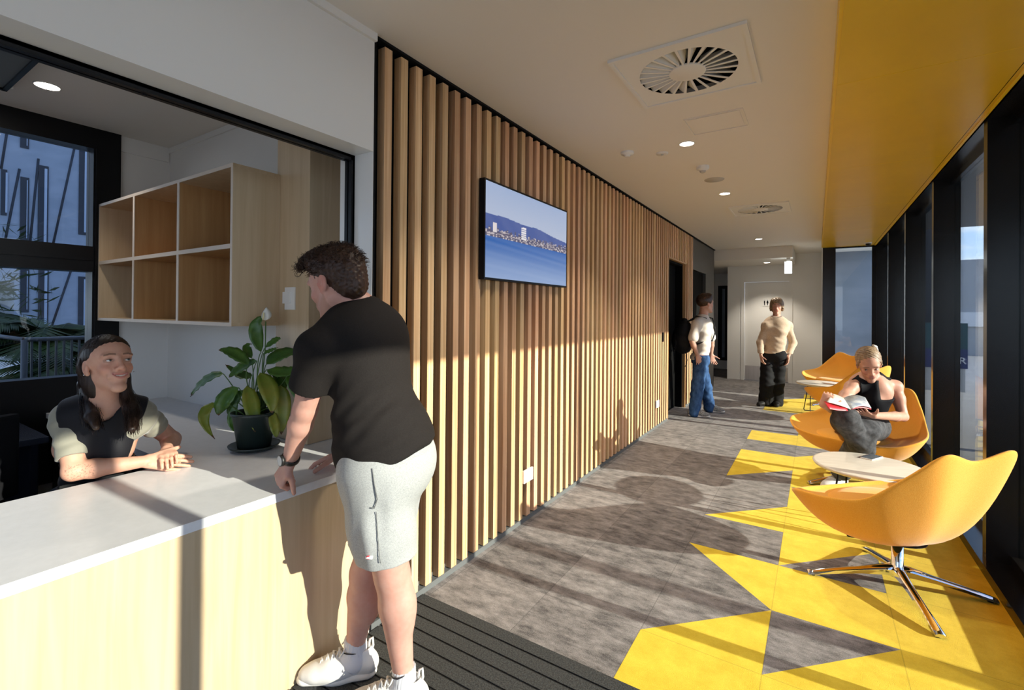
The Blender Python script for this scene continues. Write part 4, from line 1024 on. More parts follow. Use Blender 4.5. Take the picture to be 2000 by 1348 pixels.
mat('book_red',(.55,.02,.03),.4); mat('paper',(.66,.62,.55),.7); mat('magazine_blue',(.22,.26,.33),.4,c2=(.5,.5,.48),scale=(20,20,20)); mat('hair_clip',(.75,.72,.66),.3); mat('earring',(.8,.8,.82),.15,1)
UZ=np.array([0,0,1.])
for q in FAB: M[q].node_tree.nodes['Principled BSDF'].inputs['Specular IOR Level'].default_value=.12 if 'hair' not in q else .3
# ================= the man leaning on the counter
root=empty('person',(-1.36,1.20,0),label='person in black t-shirt and grey shorts leaning on the reception counter',cat='person')
Lm=unit([.18,-.98,0]); Fm=unit([-.98,-.18,0])
hd=Head(at(658,556,1.72),R_*-.86+F_*.40-U_*.30,U_+R_*-.05,1.03,'m')
pel=np.array([-1.300,1.20,.90])
J=Fig(pel=pel,neck=at(704,606,1.75),fc=unit(Fm+[0,0,-.30]),fp=unit(Fm+[0,0,-.08]),f=Fm,w=1.06,s=1.0,sex='m',belly=.022,fat=1.06,hw=.98,hd=1.04,nk=1.08,arm=1.02,leg=1.06,
 sh=[at(741,668,1.88),at(622,686,1.585)],el=[np.array([-1.56,1.36,1.06]),at(596,800,1.655)],wr=[at(672,886,2.01),at(566,900,1.745)],
 hip=[pel-Lm*.09-[0,0,.03],pel+Lm*.09-[0,0,.03]],kn=[at(716,1118,1.80),at(766,1122,1.675)],an=[at(694,1262,1.835),at(789,1322,1.685)],ft=[unit([-.72,-.70,0]),unit([-.80,-.60,0])],calf=unit([.9,.4,0]))
wl_=J.wr[1]; wr_=J.wr[0]
hands=[dict(wrist=wl_,d=unit(at(544,941,1.745)-wl_),n=-R_*.62-F_*.78+U_*.25,side=F_*.5+R_*.9-U_*.2,L=.175,curls=((1.15,1.35,.9),(1.15,1.35,.9),(1.2,1.35,.9),(1.2,1.3,.9)),thumb=(.9,.5,.5),spread=.0,thumb_out=.5),
       dict(wrist=wr_,d=unit(np.array([-.86,-.32,-.30])),n=(0,0,1),side=(-.3,-1,0),L=.185,curls=((.15,.35,.2),)*4,thumb=(.5,.1,.1),spread=.12)]
def mole(P,L,c):
    m=np.exp(-(((P-at(587,800,1.60))**2).sum(1))/(.006**2)); return c*(1-.5*m[:,None])
skm=skin_color((.55,.31,.245),hd,stubble=(.30,.17,.12),extra=mole)
body_mesh('body',J,root,.0045,skm,hd,hands)
hd.eyes(root,'eye_brown',at(230,700,1.9))
# hair
B=Body(); hd.e(B,(0,-.022,.052),(.083,.101,.086),.02); hd.e(B,(0,.04,.105),(.070,.060,.045),.03); hd.e(B,(0,-.06,-.01),(.066,.055,.07),.03)
hd.e(B,(0,.098,-.02),(.09,.062,.085),.02,'sub'); hd.e(B,(0,.03,-.10),(.2,.09,.075),.02,'sub')
for q in (-1,1): hd.e(B,(q*.085,.005,-.012),(.022,.030,.034),.008,'sub')
B.disp(lambda P:.0045*np.sin(P[:,0]*210+3*np.sin(P[:,2]*90))*np.sin(P[:,1]*190+2*np.sin(P[:,0]*80))*np.sin(P[:,2]*200),hd.c,.3)
V,F=B.mesh(.0045); np_mesh('hair',V,F,'hair_brown',root)
def curl(i,r):
    # curls over the crown and quiff, short hair at the back
    th=r.uniform(-2.6,2.6); ph=r.uniform(-.1,1.35); quiff=r.random()<.55
    if quiff: x=r.uniform(-.065,.065); y=r.uniform(-.02,.085); z=.118+.012*r.random()-.35*x*x/.065-.0*y; z-=max(0,y-.05)*.55; d=np.array([x*1.5,.8,.55+r.uniform(-.3,.6)])
    else:
        x=.080*math.sin(th)*math.cos(ph); y=-.022-.10*math.cos(th)*math.cos(ph); z=.05+.088*math.sin(ph); d=np.array([x*6,(y+.02)*4,.4-z])
        if y>.045 and z<.07: return None
        if z<.02 and y>-.03: return None
    d=unit(d); a=unit(np.cross(d,[.3,.2,.9])); b=np.cross(d,a); R=r.uniform(.005,.013) if quiff else r.uniform(.002,.005); T=r.uniform(1.0,1.9) if quiff else .6; Ln=r.uniform(.025,.052) if quiff else r.uniform(.014,.028); p0=r.uniform(0,6.3)
    pts=[]
    for k in range(9):
        t=k/8; ang=p0+t*T*2*PI; c=np.array([x,y,z])*(.97)+d*Ln*t-np.array([0,0,.018*t*t if quiff else .012*t*t]); o=(a*(math.cos(ang)-math.cos(p0))+b*(math.sin(ang)-math.sin(p0)))*R; c=c+o; pts.append(hd.p(*c))
    return pts
strands('hair_curls','hair_brown',root,2600,9,.0011,curl,5)
# t-shirt
B=Body(); torso(B,J,.022,low=.6)
for q in (0,1):
    d=unit(J.el[q]-J.sh[q]); B.cone(J.sh[q],J.sh[q]+d*.135,.066,.070,.03)
B.ell(pel+UZ*.11+Fm*.02,(.158,.150,.13),frame(Fm,UZ),.05)
hemn=unit(np.array([0,0,-1.])+Fm*-.34*-1*.0+ (Fm*-.0)); 
B.ell(pel+UZ*.05,(.178,.158,.13),frame(Fm,UZ),.05); B.ell(pel+UZ*.01+Fm*.06,(.15,.11,.13),frame(Fm,UZ),.05); B.plane(at(752,896,1.72),unit(-UZ+R_*.40),.006)
for q in (0,1):
    d=unit(J.el[q]-J.sh[q]); e=J.sh[q]+d*.142
    B._add('int',lambda P,e=e,d=d,o=J.sh[q]: np.where((np.linalg.norm(np.cross(P-o,d),axis=1)<.105)&((P-o)@d>.09),(P-e)@d,-1.),e,.13,0.0)
    B.cone(e-d*.03,e+d*.03,.047,.058,.004,'sub')
B.cone(J.neck-unit(hd.c-J.neck)*.0,hd.c,.064,.075,.004,'sub')
B.disp(wrinkle(.0042,UZ*1.+Fm*.55,62,2,at(735,850,1.66),.20)); B.disp(wrinkle(.0032,Fm+UZ*.8,70,5,at(690,800,1.60),.15)); B.disp(wrinkle(.003,UZ+Fm*.2,95,6,at(800,870,1.7),.12))
V,F=B.mesh(.0045); np_mesh('t_shirt',V,F,'tee_black',root,smooth_iter=1)
m=MB(); d=unit(J.el[1]-J.sh[1]); a=unit(np.cross(d,UZ)); b=np.cross(d,a)
# shorts
B=Body(); Ap=frame(Fm,UZ); B.ell(pel+UZ*.0-Fm*.01,(.165,.135,.15),Ap,.05); B.ell(pel-UZ*.04-Fm*.035,(.155,.125,.13),Ap,.05)
for q in (0,1):
    kn=J.kn[q]+[0,0,-.03]; B.cone(J.hip[q],J.hip[q]+(kn-J.hip[q])*.5,.110,.108,.06); B.cone(J.hip[q]+(kn-J.hip[q])*.45,kn,.106,.104,.04)
B.plane(at(768,1082,1.675),unit(-UZ+Fm*-.08),.004); B.plane(pel+[0,0,.10],UZ,.01)
for q in (0,1): B.cone(J.kn[q]+[0,0,-.05],J.kn[q]+[0,0,.05],.090,.070,.004,'sub')
B.disp(wrinkle(.004,Lm*.6+Fm*.9+UZ*.1,46,12,at(735,1010,1.62),.20)); B.disp(wrinkle(.0018,Fm,150,13,J.kn[1],.12))
V,F=B.mesh(.0045); so_=np_mesh('shorts',V,F,'shorts_grey',root,smooth_iter=1)
def on_surface(V,px,py):
    """front-most vertex of V along the sight line"""
    d=unit(at(px,py,2.)-CAM); D=V-CAM; t=D@d; r=np.linalg.norm(D-t[:,None]*d,axis=1); k=np.nonzero(r<.008)[0]; i=k[np.argmin(t[k])]; return CAM+d*t[i]
Vs=V
def patch(pxs,m,name,parent,r,w=.0015,Vv=None,closed=False):
    Vv=Vs if Vv is None else Vv; P=[]; ps=[]
    for (a0,b0),(a1,b1) in zip(pxs,pxs[1:]):
        n_=max(1,int(math.hypot(a1-a0,b1-b0)/3)); ps+=[(a0+(a1-a0)*i/n_,b0+(b1-b0)*i/n_) for i in range(n_)]
    ps.append(pxs[-1])
    for (a_,b_) in ps:
        p=on_surface(Vv,a_,b_); P.append(p-unit(p-CAM)*w)
    mb=MB(); mb.tube(P,r,6,closed=closed); return fix(mb.build(name,m),parent)
# champion style letter on the hem, pocket and side seam
patch([(715,1088.5),(727,1089.5)],'logo_white','hem_logo',root,.0062)
patch([(721.5,1086.5),(717.2,1086.8),(715.4,1089),(717.4,1091.4),(721.5,1091.6)],'logo_red','hem_logo_letter',root,.0019,.0075)
mat('seam_grey',(.16,.165,.165),.9)
patch([(735,1000),(738,1050),(741,1085),(743,1100)],'seam_grey','side_seam',root,.0013)
patch([(727,915),(731,945),(737,975),(731,993),(724,992)],'seam_grey','pocket_opening',root,.0018)
# socks, shoes
VS=[]
for q in (0,1):
    B=Body(); a=J.an[q]; B.cone(a+[0,0,.035],a-[0,0,.05],.0405,.046,.02); B.cone(a-[0,0,.05],a+J.ft[q]*.06-[0,0,.06],.044,.036,.02); B.plane(a+[0,0,.036],(0,0,1))
    B.disp(lambda P,a=a:.0012*np.sin(np.arctan2(P[:,1]-a[1],P[:,0]-a[0])*46)*(P[:,2]>a[2]-.02)); V,F=B.mesh(.0035); VS.append(V); np_mesh('sock',V,F,'sock_white',root)
    shoe('sneaker',a,J.ft[q],.285,'shoe_white','sole_white',root,True,1)
for q,pts in ((0,[(669,1270),(671,1276),(678,1278),(687,1278.5),(695,1278)]),(1,[(764,1320),(768,1325),(776,1327),(784,1324),(791,1320)])):
    P=[]
    for a_ in pts:
        try: p=on_surface(VS[q],*a_); P.append(p-unit(p-CAM)*.0012)
        except ValueError: pass
    if len(P)>2:
        mb=MB(); mb.tube(P,[.0012,.0026,.0024,.0016,.0007][:len(P)],6); fix(mb.build('sock_logo','logo_black'),root)
# watch
w_=J.wr[1]-unit(J.wr[1]-J.el[1])*.012; dn=unit(J.wr[1]-J.el[1]); a1=unit(np.cross(dn,UZ)); b1=np.cross(dn,a1)
m=MB(); m.tube([w_+(a1*math.cos(t)+b1*math.sin(t))*.0305 for t in np.linspace(0,2*PI,29)[:-1]],.0095,8,closed=True,flat=(.35,1)); st=m.build('wrist_watch','watch_black'); 
for v in []: pass
fix(st,root)
fcn=unit(-F_*.75-R_*.65); cdir=unit(fcn-dn*(fcn@dn)); cc_=w_+cdir*.033; u1=unit(np.cross(cdir,dn))
m=MB(); m.tube([cc_-cdir*.006,cc_+cdir*.006],.0205,28); wc=m.build('watch_case','watch_black'); wc.parent=st
m=MB(); m.tube([cc_+cdir*.006,cc_+cdir*.0068],.0175,28); wf=m.build('watch_dial','watch_face'); wf.parent=st
st.matrix_parent_inverse=st.matrix_parent_inverse
# ================= the receptionist
rw=empty('person.001',(-2.62,.74,0),label='smiling person with long dark hair seated behind the counter, hands folded',cat='person')
Fw=unit([.85,-.525,0]); Rw=unit(np.cross(Fw,UZ))
hw=Head(at(213,715,1.86),R_*.86-F_*.46+U_*.24,U_+F_*.06-R_*.04,.95,'f',smile=1)
pel=np.array([-2.66,.76,.56])
J=Fig(pel=pel,neck=at(205,788,1.90),fc=unit(Fw+[0,0,-.25]),fp=Fw,f=Fw,w=.86,s=.95,sex='f',belly=0,fat=.96,hw=1.0,hd=1.0,nk=.74,arm=.92,leg=.95,
 sh=[at(137,814,1.87),at(268,806,1.965)],el=[at(143,921,1.80),at(336,858,2.19)],wr=[at(284,901,1.925),at(326,879,2.02)],
 hip=[pel+Rw*.09,pel-Rw*.09],kn=[np.array([-2.24,.40,.55]),np.array([-2.24,.62,.55])],an=[np.array([-2.26,.38,.10]),np.array([-2.26,.62,.10])],ft=[Fw,Fw])
d_=unit(at(385,905,2.02)-J.wr[0])
hands=[dict(wrist=J.wr[0],d=d_,n=-F_*.80+U_*.6-R_*.0,side=U_*.8+F_*.6,L=.172,curls=((.05,.1,.05),(.03,.08,.05),(.05,.1,.05),(.08,.12,.08)),thumb=(.1,.1,.1),spread=.0,thumb_out=.5,thick=1.0),
       dict(wrist=J.wr[1],d=unit(R_*.62-F_*.75-U_*.06),n=U_*.95-R_*.1,side=-R_-F_*.6,L=.150,curls=((.25,.6,.3),(.3,.6,.3),(.3,.6,.3),(.3,.6,.3)),thumb=(.3,.2,.2),spread=.0,thick=1.0,thumb_out=.6)]
el0=J.el[0].copy(); wr0=J.wr[0].copy()
def tattoo(P,L,c):
    ax=unit(wr0-el0); D=P-el0; t=D@ax; u=D@unit(U_-ax*(U_@ax)); fr=(D@F_)<.01
    q=np.sin(t*300+2.2*np.sin(u*210))+np.sin(u*330+2.6*np.sin(t*190))+.7*np.sin(t*170-u*240); m=(np.abs(q)<.26)&(t>-.02)&(t<.085)&(np.abs(u-.004)<.028)&fr
    c=c.copy(); c[m]*=.55; return c
skw=skin_color((.60,.335,.235),hw,lip=(.56,.20,.17),brow=(.12,.065,.04),blush=.4,extra=tattoo)
body_mesh('body',J,rw,.0028,skw,hw,hands,legs=True,feet=False)
hw.eyes(rw,'eye_grey',at(645,540,1.75)); hw.teeth(rw)
for q in (-1,1):
    m=MB(); m.lathe([(0,-.003),(.003,0),(0,.003)],tuple(hw.p(q*.084,.002,-.031)),10); fix(m.build('earring','earring'),rw)
# dress and sleeves
B=Body(); torso(B,J,.017,low=.9); 
for q in (0,1): B.cone(J.neck,J.sh[q]-(J.sh[q]-J.neck)*.12,.05,.045,.03)
B.plane(pel-[0,0,.08],-UZ); B.cone(J.neck-unit(hw.c-J.neck)*.010+J.fc*.025,hw.c,.060,.09,.006,'sub')
for q in (0,1):
    d=unit(J.sh[q]-J.neck); B._add('int',lambda P,o=J.neck+d*.135,d=d: np.where((P-o)@d>-.05,(P-o)@(d+UZ*.18),-1.),J.sh[q],.17,.006)
B.disp(wrinkle(.002,UZ,60,8,pel+UZ*.25+Fw*.1,.2)); V,F=B.mesh(.0045); np_mesh('dress',V,F,'dress_black',rw,smooth_iter=1)
for q in (0,1):
    B=Body(); d=unit(J.el[q]-J.sh[q]); e=J.sh[q]+d*(.165 if q==0 else .15); i=unit(J.neck-J.sh[q])
    B.cone(J.sh[q]+i*.062,J.sh[q],.046,.053,.03); B.ell(J.sh[q]-UZ*.075+i*.028,(.045,.045,.05),None,.03); B.ell(J.sh[q]-UZ*.10+i*.055,(.045,.045,.05),None,.03); B.cone(J.sh[q],e+d*.02,.054,.050,.03); B.ell(J.sh[q]-UZ*.03-i*.005,(.052,.052,.065),None,.03); B.plane(e,d,.003)
    B.cone(e-d*.03,e+d*.04,.036,.043,.003,'sub'); B._add('disp',wrinkle(.0030,d,85,20+q,J.sh[q]+d*.08,.13),(0,0,0),1e9,0)
    V,F=B.mesh(.0040); np_mesh('sleeve',V,F,'sleeve_olive',rw,smooth_iter=1)
# skirt part over the thighs
B=Body(); 
for q in (0,1): B.cone(J.hip[q],J.kn[q],.10,.075,.05); B.cone(J.kn[q],J.an[q]+[0,0,.05],.07,.05,.03)
V,F=B.mesh(.010); np_mesh('trousers','' and V or V,F,'navy_dark',rw)
for q in (0,1): shoe('shoe',J.an[q],J.ft[q],.25,'shoe_dark','shoe_dark',rw,False)
# hair: cap plus long falls
B=Body(); hw.e(B,(0,-.020,.046),(.079,.102,.090),.02); hw.e(B,(0,-.07,-.04),(.060,.05,.10),.03)
hw.e(B,(0,.118,.000),(.062,.064,.074),.006,'sub'); hw.e(B,(0,.084,-.036),(.086,.084,.062),.006,'sub'); hw.e(B,(0,.06,-.12),(.085,.10,.09),.02,'sub')
for q in (-1,1): hw.e(B,(q*.086,.004,-.010),(.022,.030,.040),.008,'sub')
def path(B,P,r,k=.02,flat=None):
    for i in range(len(P)-1): B.cone(P[i],P[i+1],r[i],r[i+1],k,flat=flat)
path(B,[hw.p(.045,-.065,.0),at(166,752,1.92),at(170,785,1.87),at(180,815,1.80),at(188,835,1.77)],[.032,.021,.020,.020,.011],.02)
path(B,[hw.p(.02,-.07,-.05),at(186,775,1.95),at(184,800,1.88)],[.040,.030,.022],.03)
path(B,[hw.p(-.045,-.05,-.02),at(246,772,1.93),at(256,800,1.87),at(258,838,1.81)],[.030,.022,.024,.013],.02)
path(B,[hw.p(-.058,-.02,.02),hw.p(-.060,-.03,-.05),at(252,790,1.90)],[.018,.018,.020],.02)
B.disp(lambda P:.0004*np.sin((P@R_)*420+2*np.sin(P[:,2]*25)+(P@F_)*130)); V,F=B.mesh(.0035); np_mesh('hair',V,F,'hair_dark',rw)
def fall(i,r):
    q=1 if r.random()<.52 else -1; u=r.random(); v=r.random()
    a=hw.p(q*(.006+.050*u),.080-.085*v-.5*u*.05,.0); 
    # start on the crown
    th=q*(.05+1.15*u); x=.081*math.sin(th); z=.044+.092*math.cos(th); y=-.02+.075*(1-2*v)*.8
    zz=.044+.092*math.cos(th)*math.sqrt(max(.1,1-((y+.022)/.105)**2)); xx=.081*math.sin(th)*math.sqrt(max(.1,1-((y+.022)/.105)**2))
    p0=hw.p(xx,y,zz+.001); p1=hw.p(q*.078,-.035-.03*v,.045); p2=hw.p(q*.070,-.055-.03*v,-.03)
    j=lambda s_:r.normal(size=3)*s_
    if q>0: e=[at(168,758,1.91),at(172,788,1.86),at(184,822+14*r.random(),1.79)]
    else: e=[at(249,775,1.92),at(257,802,1.86),at(259,828+16*r.random(),1.815)]
    o=j(.0085); P=[p0,p1,p2,e[0]+o,e[1]+o*1.1+j(.003),e[2]+o*1.1+j(.005)]
    out=[]; n=len(P)
    for k in range(n-1):
        A=P[max(k-1,0)];B_=P[k];C_=P[k+1];D=P[min(k+2,n-1)]
        for f in (0,.33,.66): out.append(.5*((2*B_)+(-A+C_)*f+(2*A-5*B_+4*C_-D)*f*f+(-A+3*B_-3*C_+D)*f**3))
    out.append(P[-1]); return out
strands('hair_strands','hair_dark',rw,1100,14,.0011,fall,11)
# ================= the reader in the armchair
rd=empty('person.002',(.25,4.7,0),label='person in black tank top and grey jeans reading in the yellow chair',cat='person')
Fr=unit([-.50,-.866,0]); Rr=unit(np.cross(Fr,UZ))
hr=Head(at(1697,712,3.72),-F_*.80-R_*.38-U_*.46,U_-R_*.12,1.02,'f')
pel=np.array([.30,4.80,.525]); W=3.8
J=Fig(pel=pel,neck=at(1704,742,3.80),fc=unit(Fr+[0,0,-.12]),fp=Fr,f=Fr,w=1.0,s=1.0,sex='f',belly=0.01,fat=1.08,hw=1.06,hd=1.02,nk=.82,arm=.90,leg=1.02,
 sh=[at(1664,757,3.76),at(1748,756,3.80)],el=[at(1632,800,3.60),at(1764,814,3.72)],wr=[at(1607,791,3.42),at(1706,812,3.45)],
 hip=[pel+Rr*.09,pel-Rr*.09],kn=[at(1652,818,3.42),at(1690,842,3.48)],an=[at(1690,884,3.52),np.array([.16,4.72,.10])],ft=[unit([-.3,-.9,0]),unit([-.6,-.8,0])])
J.calf=UZ*0-Fr*.6
hands=[dict(wrist=J.wr[0],d=unit(R_*.40+U_*.80-F_*.1),n=-F_*.8-R_*.5,side=-F_*.3+R_,L=.165,curls=((1.0,.9,.5),)*4,thumb=(.3,.2,.2)),
       dict(wrist=J.wr[1],d=unit(at(1680,806,3.40)-J.wr[1]),n=-U_+F_*-.4,side=U_*.6-F_*1,L=.172,curls=((.2,.4,.2),)*4,thumb=(.3,.2,.2))]
skr=skin_color((.56,.31,.22),hr,lip=(.47,.20,.16),brow=(.10,.06,.03))
J.w=.97
body_mesh('body',J,rd,.0065,skr,hr,hands,detail=True,feet=True)
hr.eyes(rd,'eye_brown',at(1660,795,3.35))
B=Body(); torso(B,J,.014,low=.8); B.plane(pel-[0,0,.06],-UZ)
Ac=frame(J.fc,unit(J.neck-J.pel))
for q,sg_ in ((0,1),(1,-1)):
    o=J.neck+Ac[0]*sg_*.085; n_=unit(Ac[0]*sg_+Ac[2]*.42)
    B._add('int',lambda P,o=o,n_=n_,u=Ac[2],c0=J.neck-Ac[2]*.10: np.where((P-c0)@u>0,(P-o)@n_,-1.),J.neck,.3,.01)
    B.ell(J.sh[q]-UZ*.0,(.058,.07,.080),None,.01,'sub')
B.cone(J.neck+J.fc*.03-Ac[2]*.02,hr.c,.056,.09,.006,'sub')
V,F=B.mesh(.0065); np_mesh('tank_top',V,F,'tank_black',rd)
B=Body(); B.ell(pel,(.205,.165,.13),frame(Fr,UZ),.04)
for q in (0,1): B.cone(J.hip[q],J.kn[q],.110,.085,.04); B.cone(J.kn[q],J.an[q]+(J.kn[q]-J.an[q])*.12,.082,.078,.03)
B.plane(J.an[0]-(J.an[0]-J.kn[0])*.10,unit(J.an[0]-J.kn[0]),.003) if False else None
B.disp(wrinkle(.004,(.2,.3,1),50,3,J.kn[0]*.6+J.an[0]*.4,.3)); V,F=B.mesh(.0075); np_mesh('jeans',V,F,'jeans_grey',rd,smooth_iter=1)
for q in (0,1):
    if q==1: shoe('sneaker',J.an[q],J.ft[q],.25,'shoe_white','sole_white',rd,True)
    else:
        t_=shoe('sneaker',(J.an[q][0],J.an[q][1],0),J.ft[q],.25,'shoe_white','sole_white',rd,True); t_.location=t_.location+Vector((0,0,J.an[q][2]-.11))
B=Body(); hr.e(B,(0,-.022,.048),(.082,.100,.086),.02); hr.e(B,(0,.085,-.02),(.070,.060,.086),.012,'sub'); hr.e(B,(0,.03,-.10),(.2,.10,.075),.02,'sub')
for q in (-1,1): hr.e(B,(q*.085,.004,-.012),(.022,.026,.036),.008,'sub'); hr.cn(B,(q*.066,.035,.05),(q*.079,.012,.0),.010,.006,.012)
hr.e(B,(-.035,-.085,.065),(.032,.032,.036),.02)
B.disp(lambda P:.002*np.sin(P[:,2]*300+(P@R_)*200)); V,F=B.mesh(.005); np_mesh('hair',V,F,'hair_blond',rd)
m=MB(); m.tube([hr.p(-.045,-.09,.115),hr.p(-.065,-.105,.09),hr.p(-.075,-.11,.05)],[.008,.011,.008],8); fix(m.build('hair_clip','hair_clip'),rd)
# open book held in both hands
bk=empty('open_book',tuple(at(1655,797,3.36)),label='open magazine with a red cover held by the reading person',cat='book')
s0=at(1654,797,3.36); s1=at(1640,770,3.50)
sp=[at(1662,800,3.34),at(1648,778,3.50)]
lf_=[at(1612,790,3.30),at(1624,768,3.46)]; rt_=[at(1702,800,3.38),at(1690,779,3.54)]
def leafpage(name,a,b,c,d,mt,th,bow=.0):
    m=MB(); n=8; rows=[]
    for i in range(n+1):
        s=i/n; up=UZ*bow*math.sin(PI*s); rows.append((np.asarray(a)*(1-s)+np.asarray(b)*s+up,np.asarray(d)*(1-s)+np.asarray(c)*s+up))
    vs=[v for r_ in rows for v in r_]; vv=[m.bm.verts.new(tuple(v)) for v in vs]
    for i in range(n): f=m.bm.faces.new((vv[2*i],vv[2*i+2],vv[2*i+3],vv[2*i+1])); f.smooth=True
    o=m.build(name,mt); fix(o,bk); sf=o.modifiers.new('t','SOLIDIFY'); sf.thickness=th; return o
leafpage('cover',at(1656,803,3.32),at(1619,799,3.27),at(1609,784,3.36),at(1650,790,3.40),'book_red',.002,-.004); leafpage('pages',sp[0]+UZ*.002,at(1615,785,3.34),at(1626,769,3.44),sp[1]+UZ*.002,'paper',.003,.004)
leafpage('pages',sp[0]+UZ*.004,rt_[0]+UZ*.010,rt_[1]+UZ*.010,sp[1]+UZ*.004,'magazine_blue',.004,.020); leafpage('cover',sp[0],rt_[0],rt_[1],sp[1],'book_red',.002,.012)
# ================= the student with the backpack
bp_=empty('person.003',(-1.30,7.05,0),label='person in white t-shirt and blue jeans wearing a black backpack',cat='person')
Fb=unit([.93,.35,0]); Rb=unit(np.cross(Fb,UZ)); w6=6.66
hb=Head(at(1378,594,w6),R_*.92+F_*.25+U_*.02,U_,1.06,'m')
pel=at(1368,702,w6)
J=Fig(pel=pel,neck=at(1373,618,w6),fc=Fb,fp=Fb,f=Fb,w=1.0,s=.97,sex='m',belly=.01,fat=1.0,hw=1.0,hd=1.0,nk=1.0,arm=.95,leg=1.0,
 sh=[at(1361,634,w6-.15),at(1381,634,w6+.17)],el=[at(1352,668,w6-.22),at(1390,668,w6+.2)],wr=[at(1362,694,w6-.17),at(1389,692,w6+.22)],
 hip=[pel+Rb*.09,pel-Rb*.09],kn=[at(1362,758,w6-.12),at(1378,755,w6+.12)],an=[np.array([-1.40,6.90,.09]),np.array([-1.25,7.25,.09])],ft=[unit([.95,.2,0]),unit([.98,.1,0])])
J.an[0][:2]=at(1356,800,w6-.16)[:2]; J.an[1][:2]=at(1386,798,w6+.16)[:2]
hands=[dict(wrist=J.wr[0],d=unit(-UZ+Fb*.25),n=-F_,side=Fb,L=.185,curls=((.3,.4,.3),)*4),dict(wrist=J.wr[1],d=unit(-UZ+Fb*.25),n=F_,side=Fb,L=.185,curls=((.3,.4,.3),)*4)]
body_mesh('body',J,bp_,.010,skin_color((.56,.32,.24),hb),hb,hands,detail=False,feet=False)
def simple_top(J,par,name,m,g,slen,hem,h=.010,neckr=.062,seed=1,wr=.004,hd_=None):
    B=Body(); torso(B,J,g,low=.8)
    for q in (0,1):
        d=unit(J.el[q]-J.sh[q]); 
        if slen<.3: e=J.sh[q]+d*slen; B.cone(J.sh[q],e,.064,.070,.04)
        else: B.cone(J.sh[q],J.el[q],.060,.053,.03); B.cone(J.el[q],J.wr[q]+(J.el[q]-J.wr[q])*.05,.053,.042,.03)
    B.plane(J.pel+[0,0,hem],-UZ,.006); B.cone(J.neck,hd_.c,neckr,neckr+.01,.004,'sub')
    B.disp(wrinkle(wr,(0.2,.2,1),45,seed,J.pel+(J.neck-J.pel)*.4,.4)); V,F=B.mesh(h); return np_mesh(name,V,F,m,par,smooth_iter=1)
def pants(J,par,name,m,r,h=.010,waist=.07,seed=2,wr=.004):
    B=Body(); B.ell(J.pel,(.165,.125,.13),frame(J.fp,UZ),.04)
    for q in (0,1): B.cone(J.hip[q],J.kn[q],r[0],r[1],.04); B.cone(J.kn[q],J.an[q]-[0,0,.035],r[1],r[2],.03)
    B.plane(J.pel+[0,0,waist],UZ); B.disp(wrinkle(wr,(.2,.2,1),40,seed,(J.kn[0]+J.kn[1])/2,.6)); V,F=B.mesh(h); return np_mesh(name,V,F,m,par,smooth_iter=1)
simple_top(J,bp_,'t_shirt','tee_white',.020,.20,.0,hd_=hb,neckr=.052); pants(J,bp_,'jeans','jeans_blue',(.098,.082,.075))
for q in (0,1): shoe('shoe',J.an[q],J.ft[q],.27,'shoe_grey','sole_white',bp_,False)
def short_hair(hd,par,m,seed,big=1.0,h=.007,fringe=0):
    B=Body(); hd.e(B,(0,-.022,.050),(.083*big,.101*big,.088*big),.02); hd.e(B,(0,.04,.10),(.066*big,.055,.045),.03)
    hd.e(B,(0,.094,-.012),(.085,.056,.075),.012,'sub'); hd.e(B,(0,.03,-.10),(.2,.10,.075),.02,'sub')
    if fringe:
        for q in (-1,1): hd.e(B,(q*.078,-.02,-.015),(.022,.036,.05),.02); hd.e(B,(q*.035,.062,.098),(.034,.026,.020),.02)
        hd.e(B,(0,-.075,-.05),(.07,.035,.05),.02)
    B.disp(lambda P:(.004+.004*fringe)*np.sin(P[:,0]*150+seed)*np.sin(P[:,1]*140)*np.sin(P[:,2]*160)); V,F=B.mesh(h); return np_mesh('hair',V,F,m,par)
short_hair(hb,bp_,'hair_brown',3,1.08)
pk=empty('backpack',tuple(at(1332,690,w6)),label='black backpack worn by the person in the white t-shirt',cat='bag')
c=at(1336,656,w6); Ak=frame(Fb,UZ); B=Body(); B.ell(c,(.15,.12,.25),Ak,.03); B.ell(c-UZ*.06-Fb*.03,(.155,.13,.19),Ak,.05); B.disp(wrinkle(.007,(.3,.3,1),30,4,c,.4)); V,F=B.mesh(.010); fix(np_mesh('pack_body',V,F,'backpack_black',None),pk)
B=Body(); B.ell(c-Fb*.12-UZ*.07,(.12,.045,.13),Ak,.02); V,F=B.mesh(.010); fix(np_mesh('front_pocket',V,F,'backpack_black',None),pk)
for q in (0,1):
    m=MB(); s_=J.sh[q]+(J.neck-J.sh[q])*.35; m.tube([c+UZ*.18+(Rb if q==0 else -Rb)*.07,s_+UZ*.075-Fb*.03,s_+UZ*.05+Fb*.09,s_-UZ*.12+Fb*.135,s_-UZ*.27+Fb*.09,c-UZ*.14+(Rb if q==0 else -Rb)*.13+Fb*.06],.020,8,flat=(1,.45)); fix(m.build('shoulder_strap','backpack_black'),pk)
m=MB(); m.tube([c-UZ*.2+Rb*.1,c-UZ*.33+Rb*.12+Fb*.03,c-UZ*.42+Rb*.12],.004,5); fix(m.build('loose_strap','backpack_black'),pk)
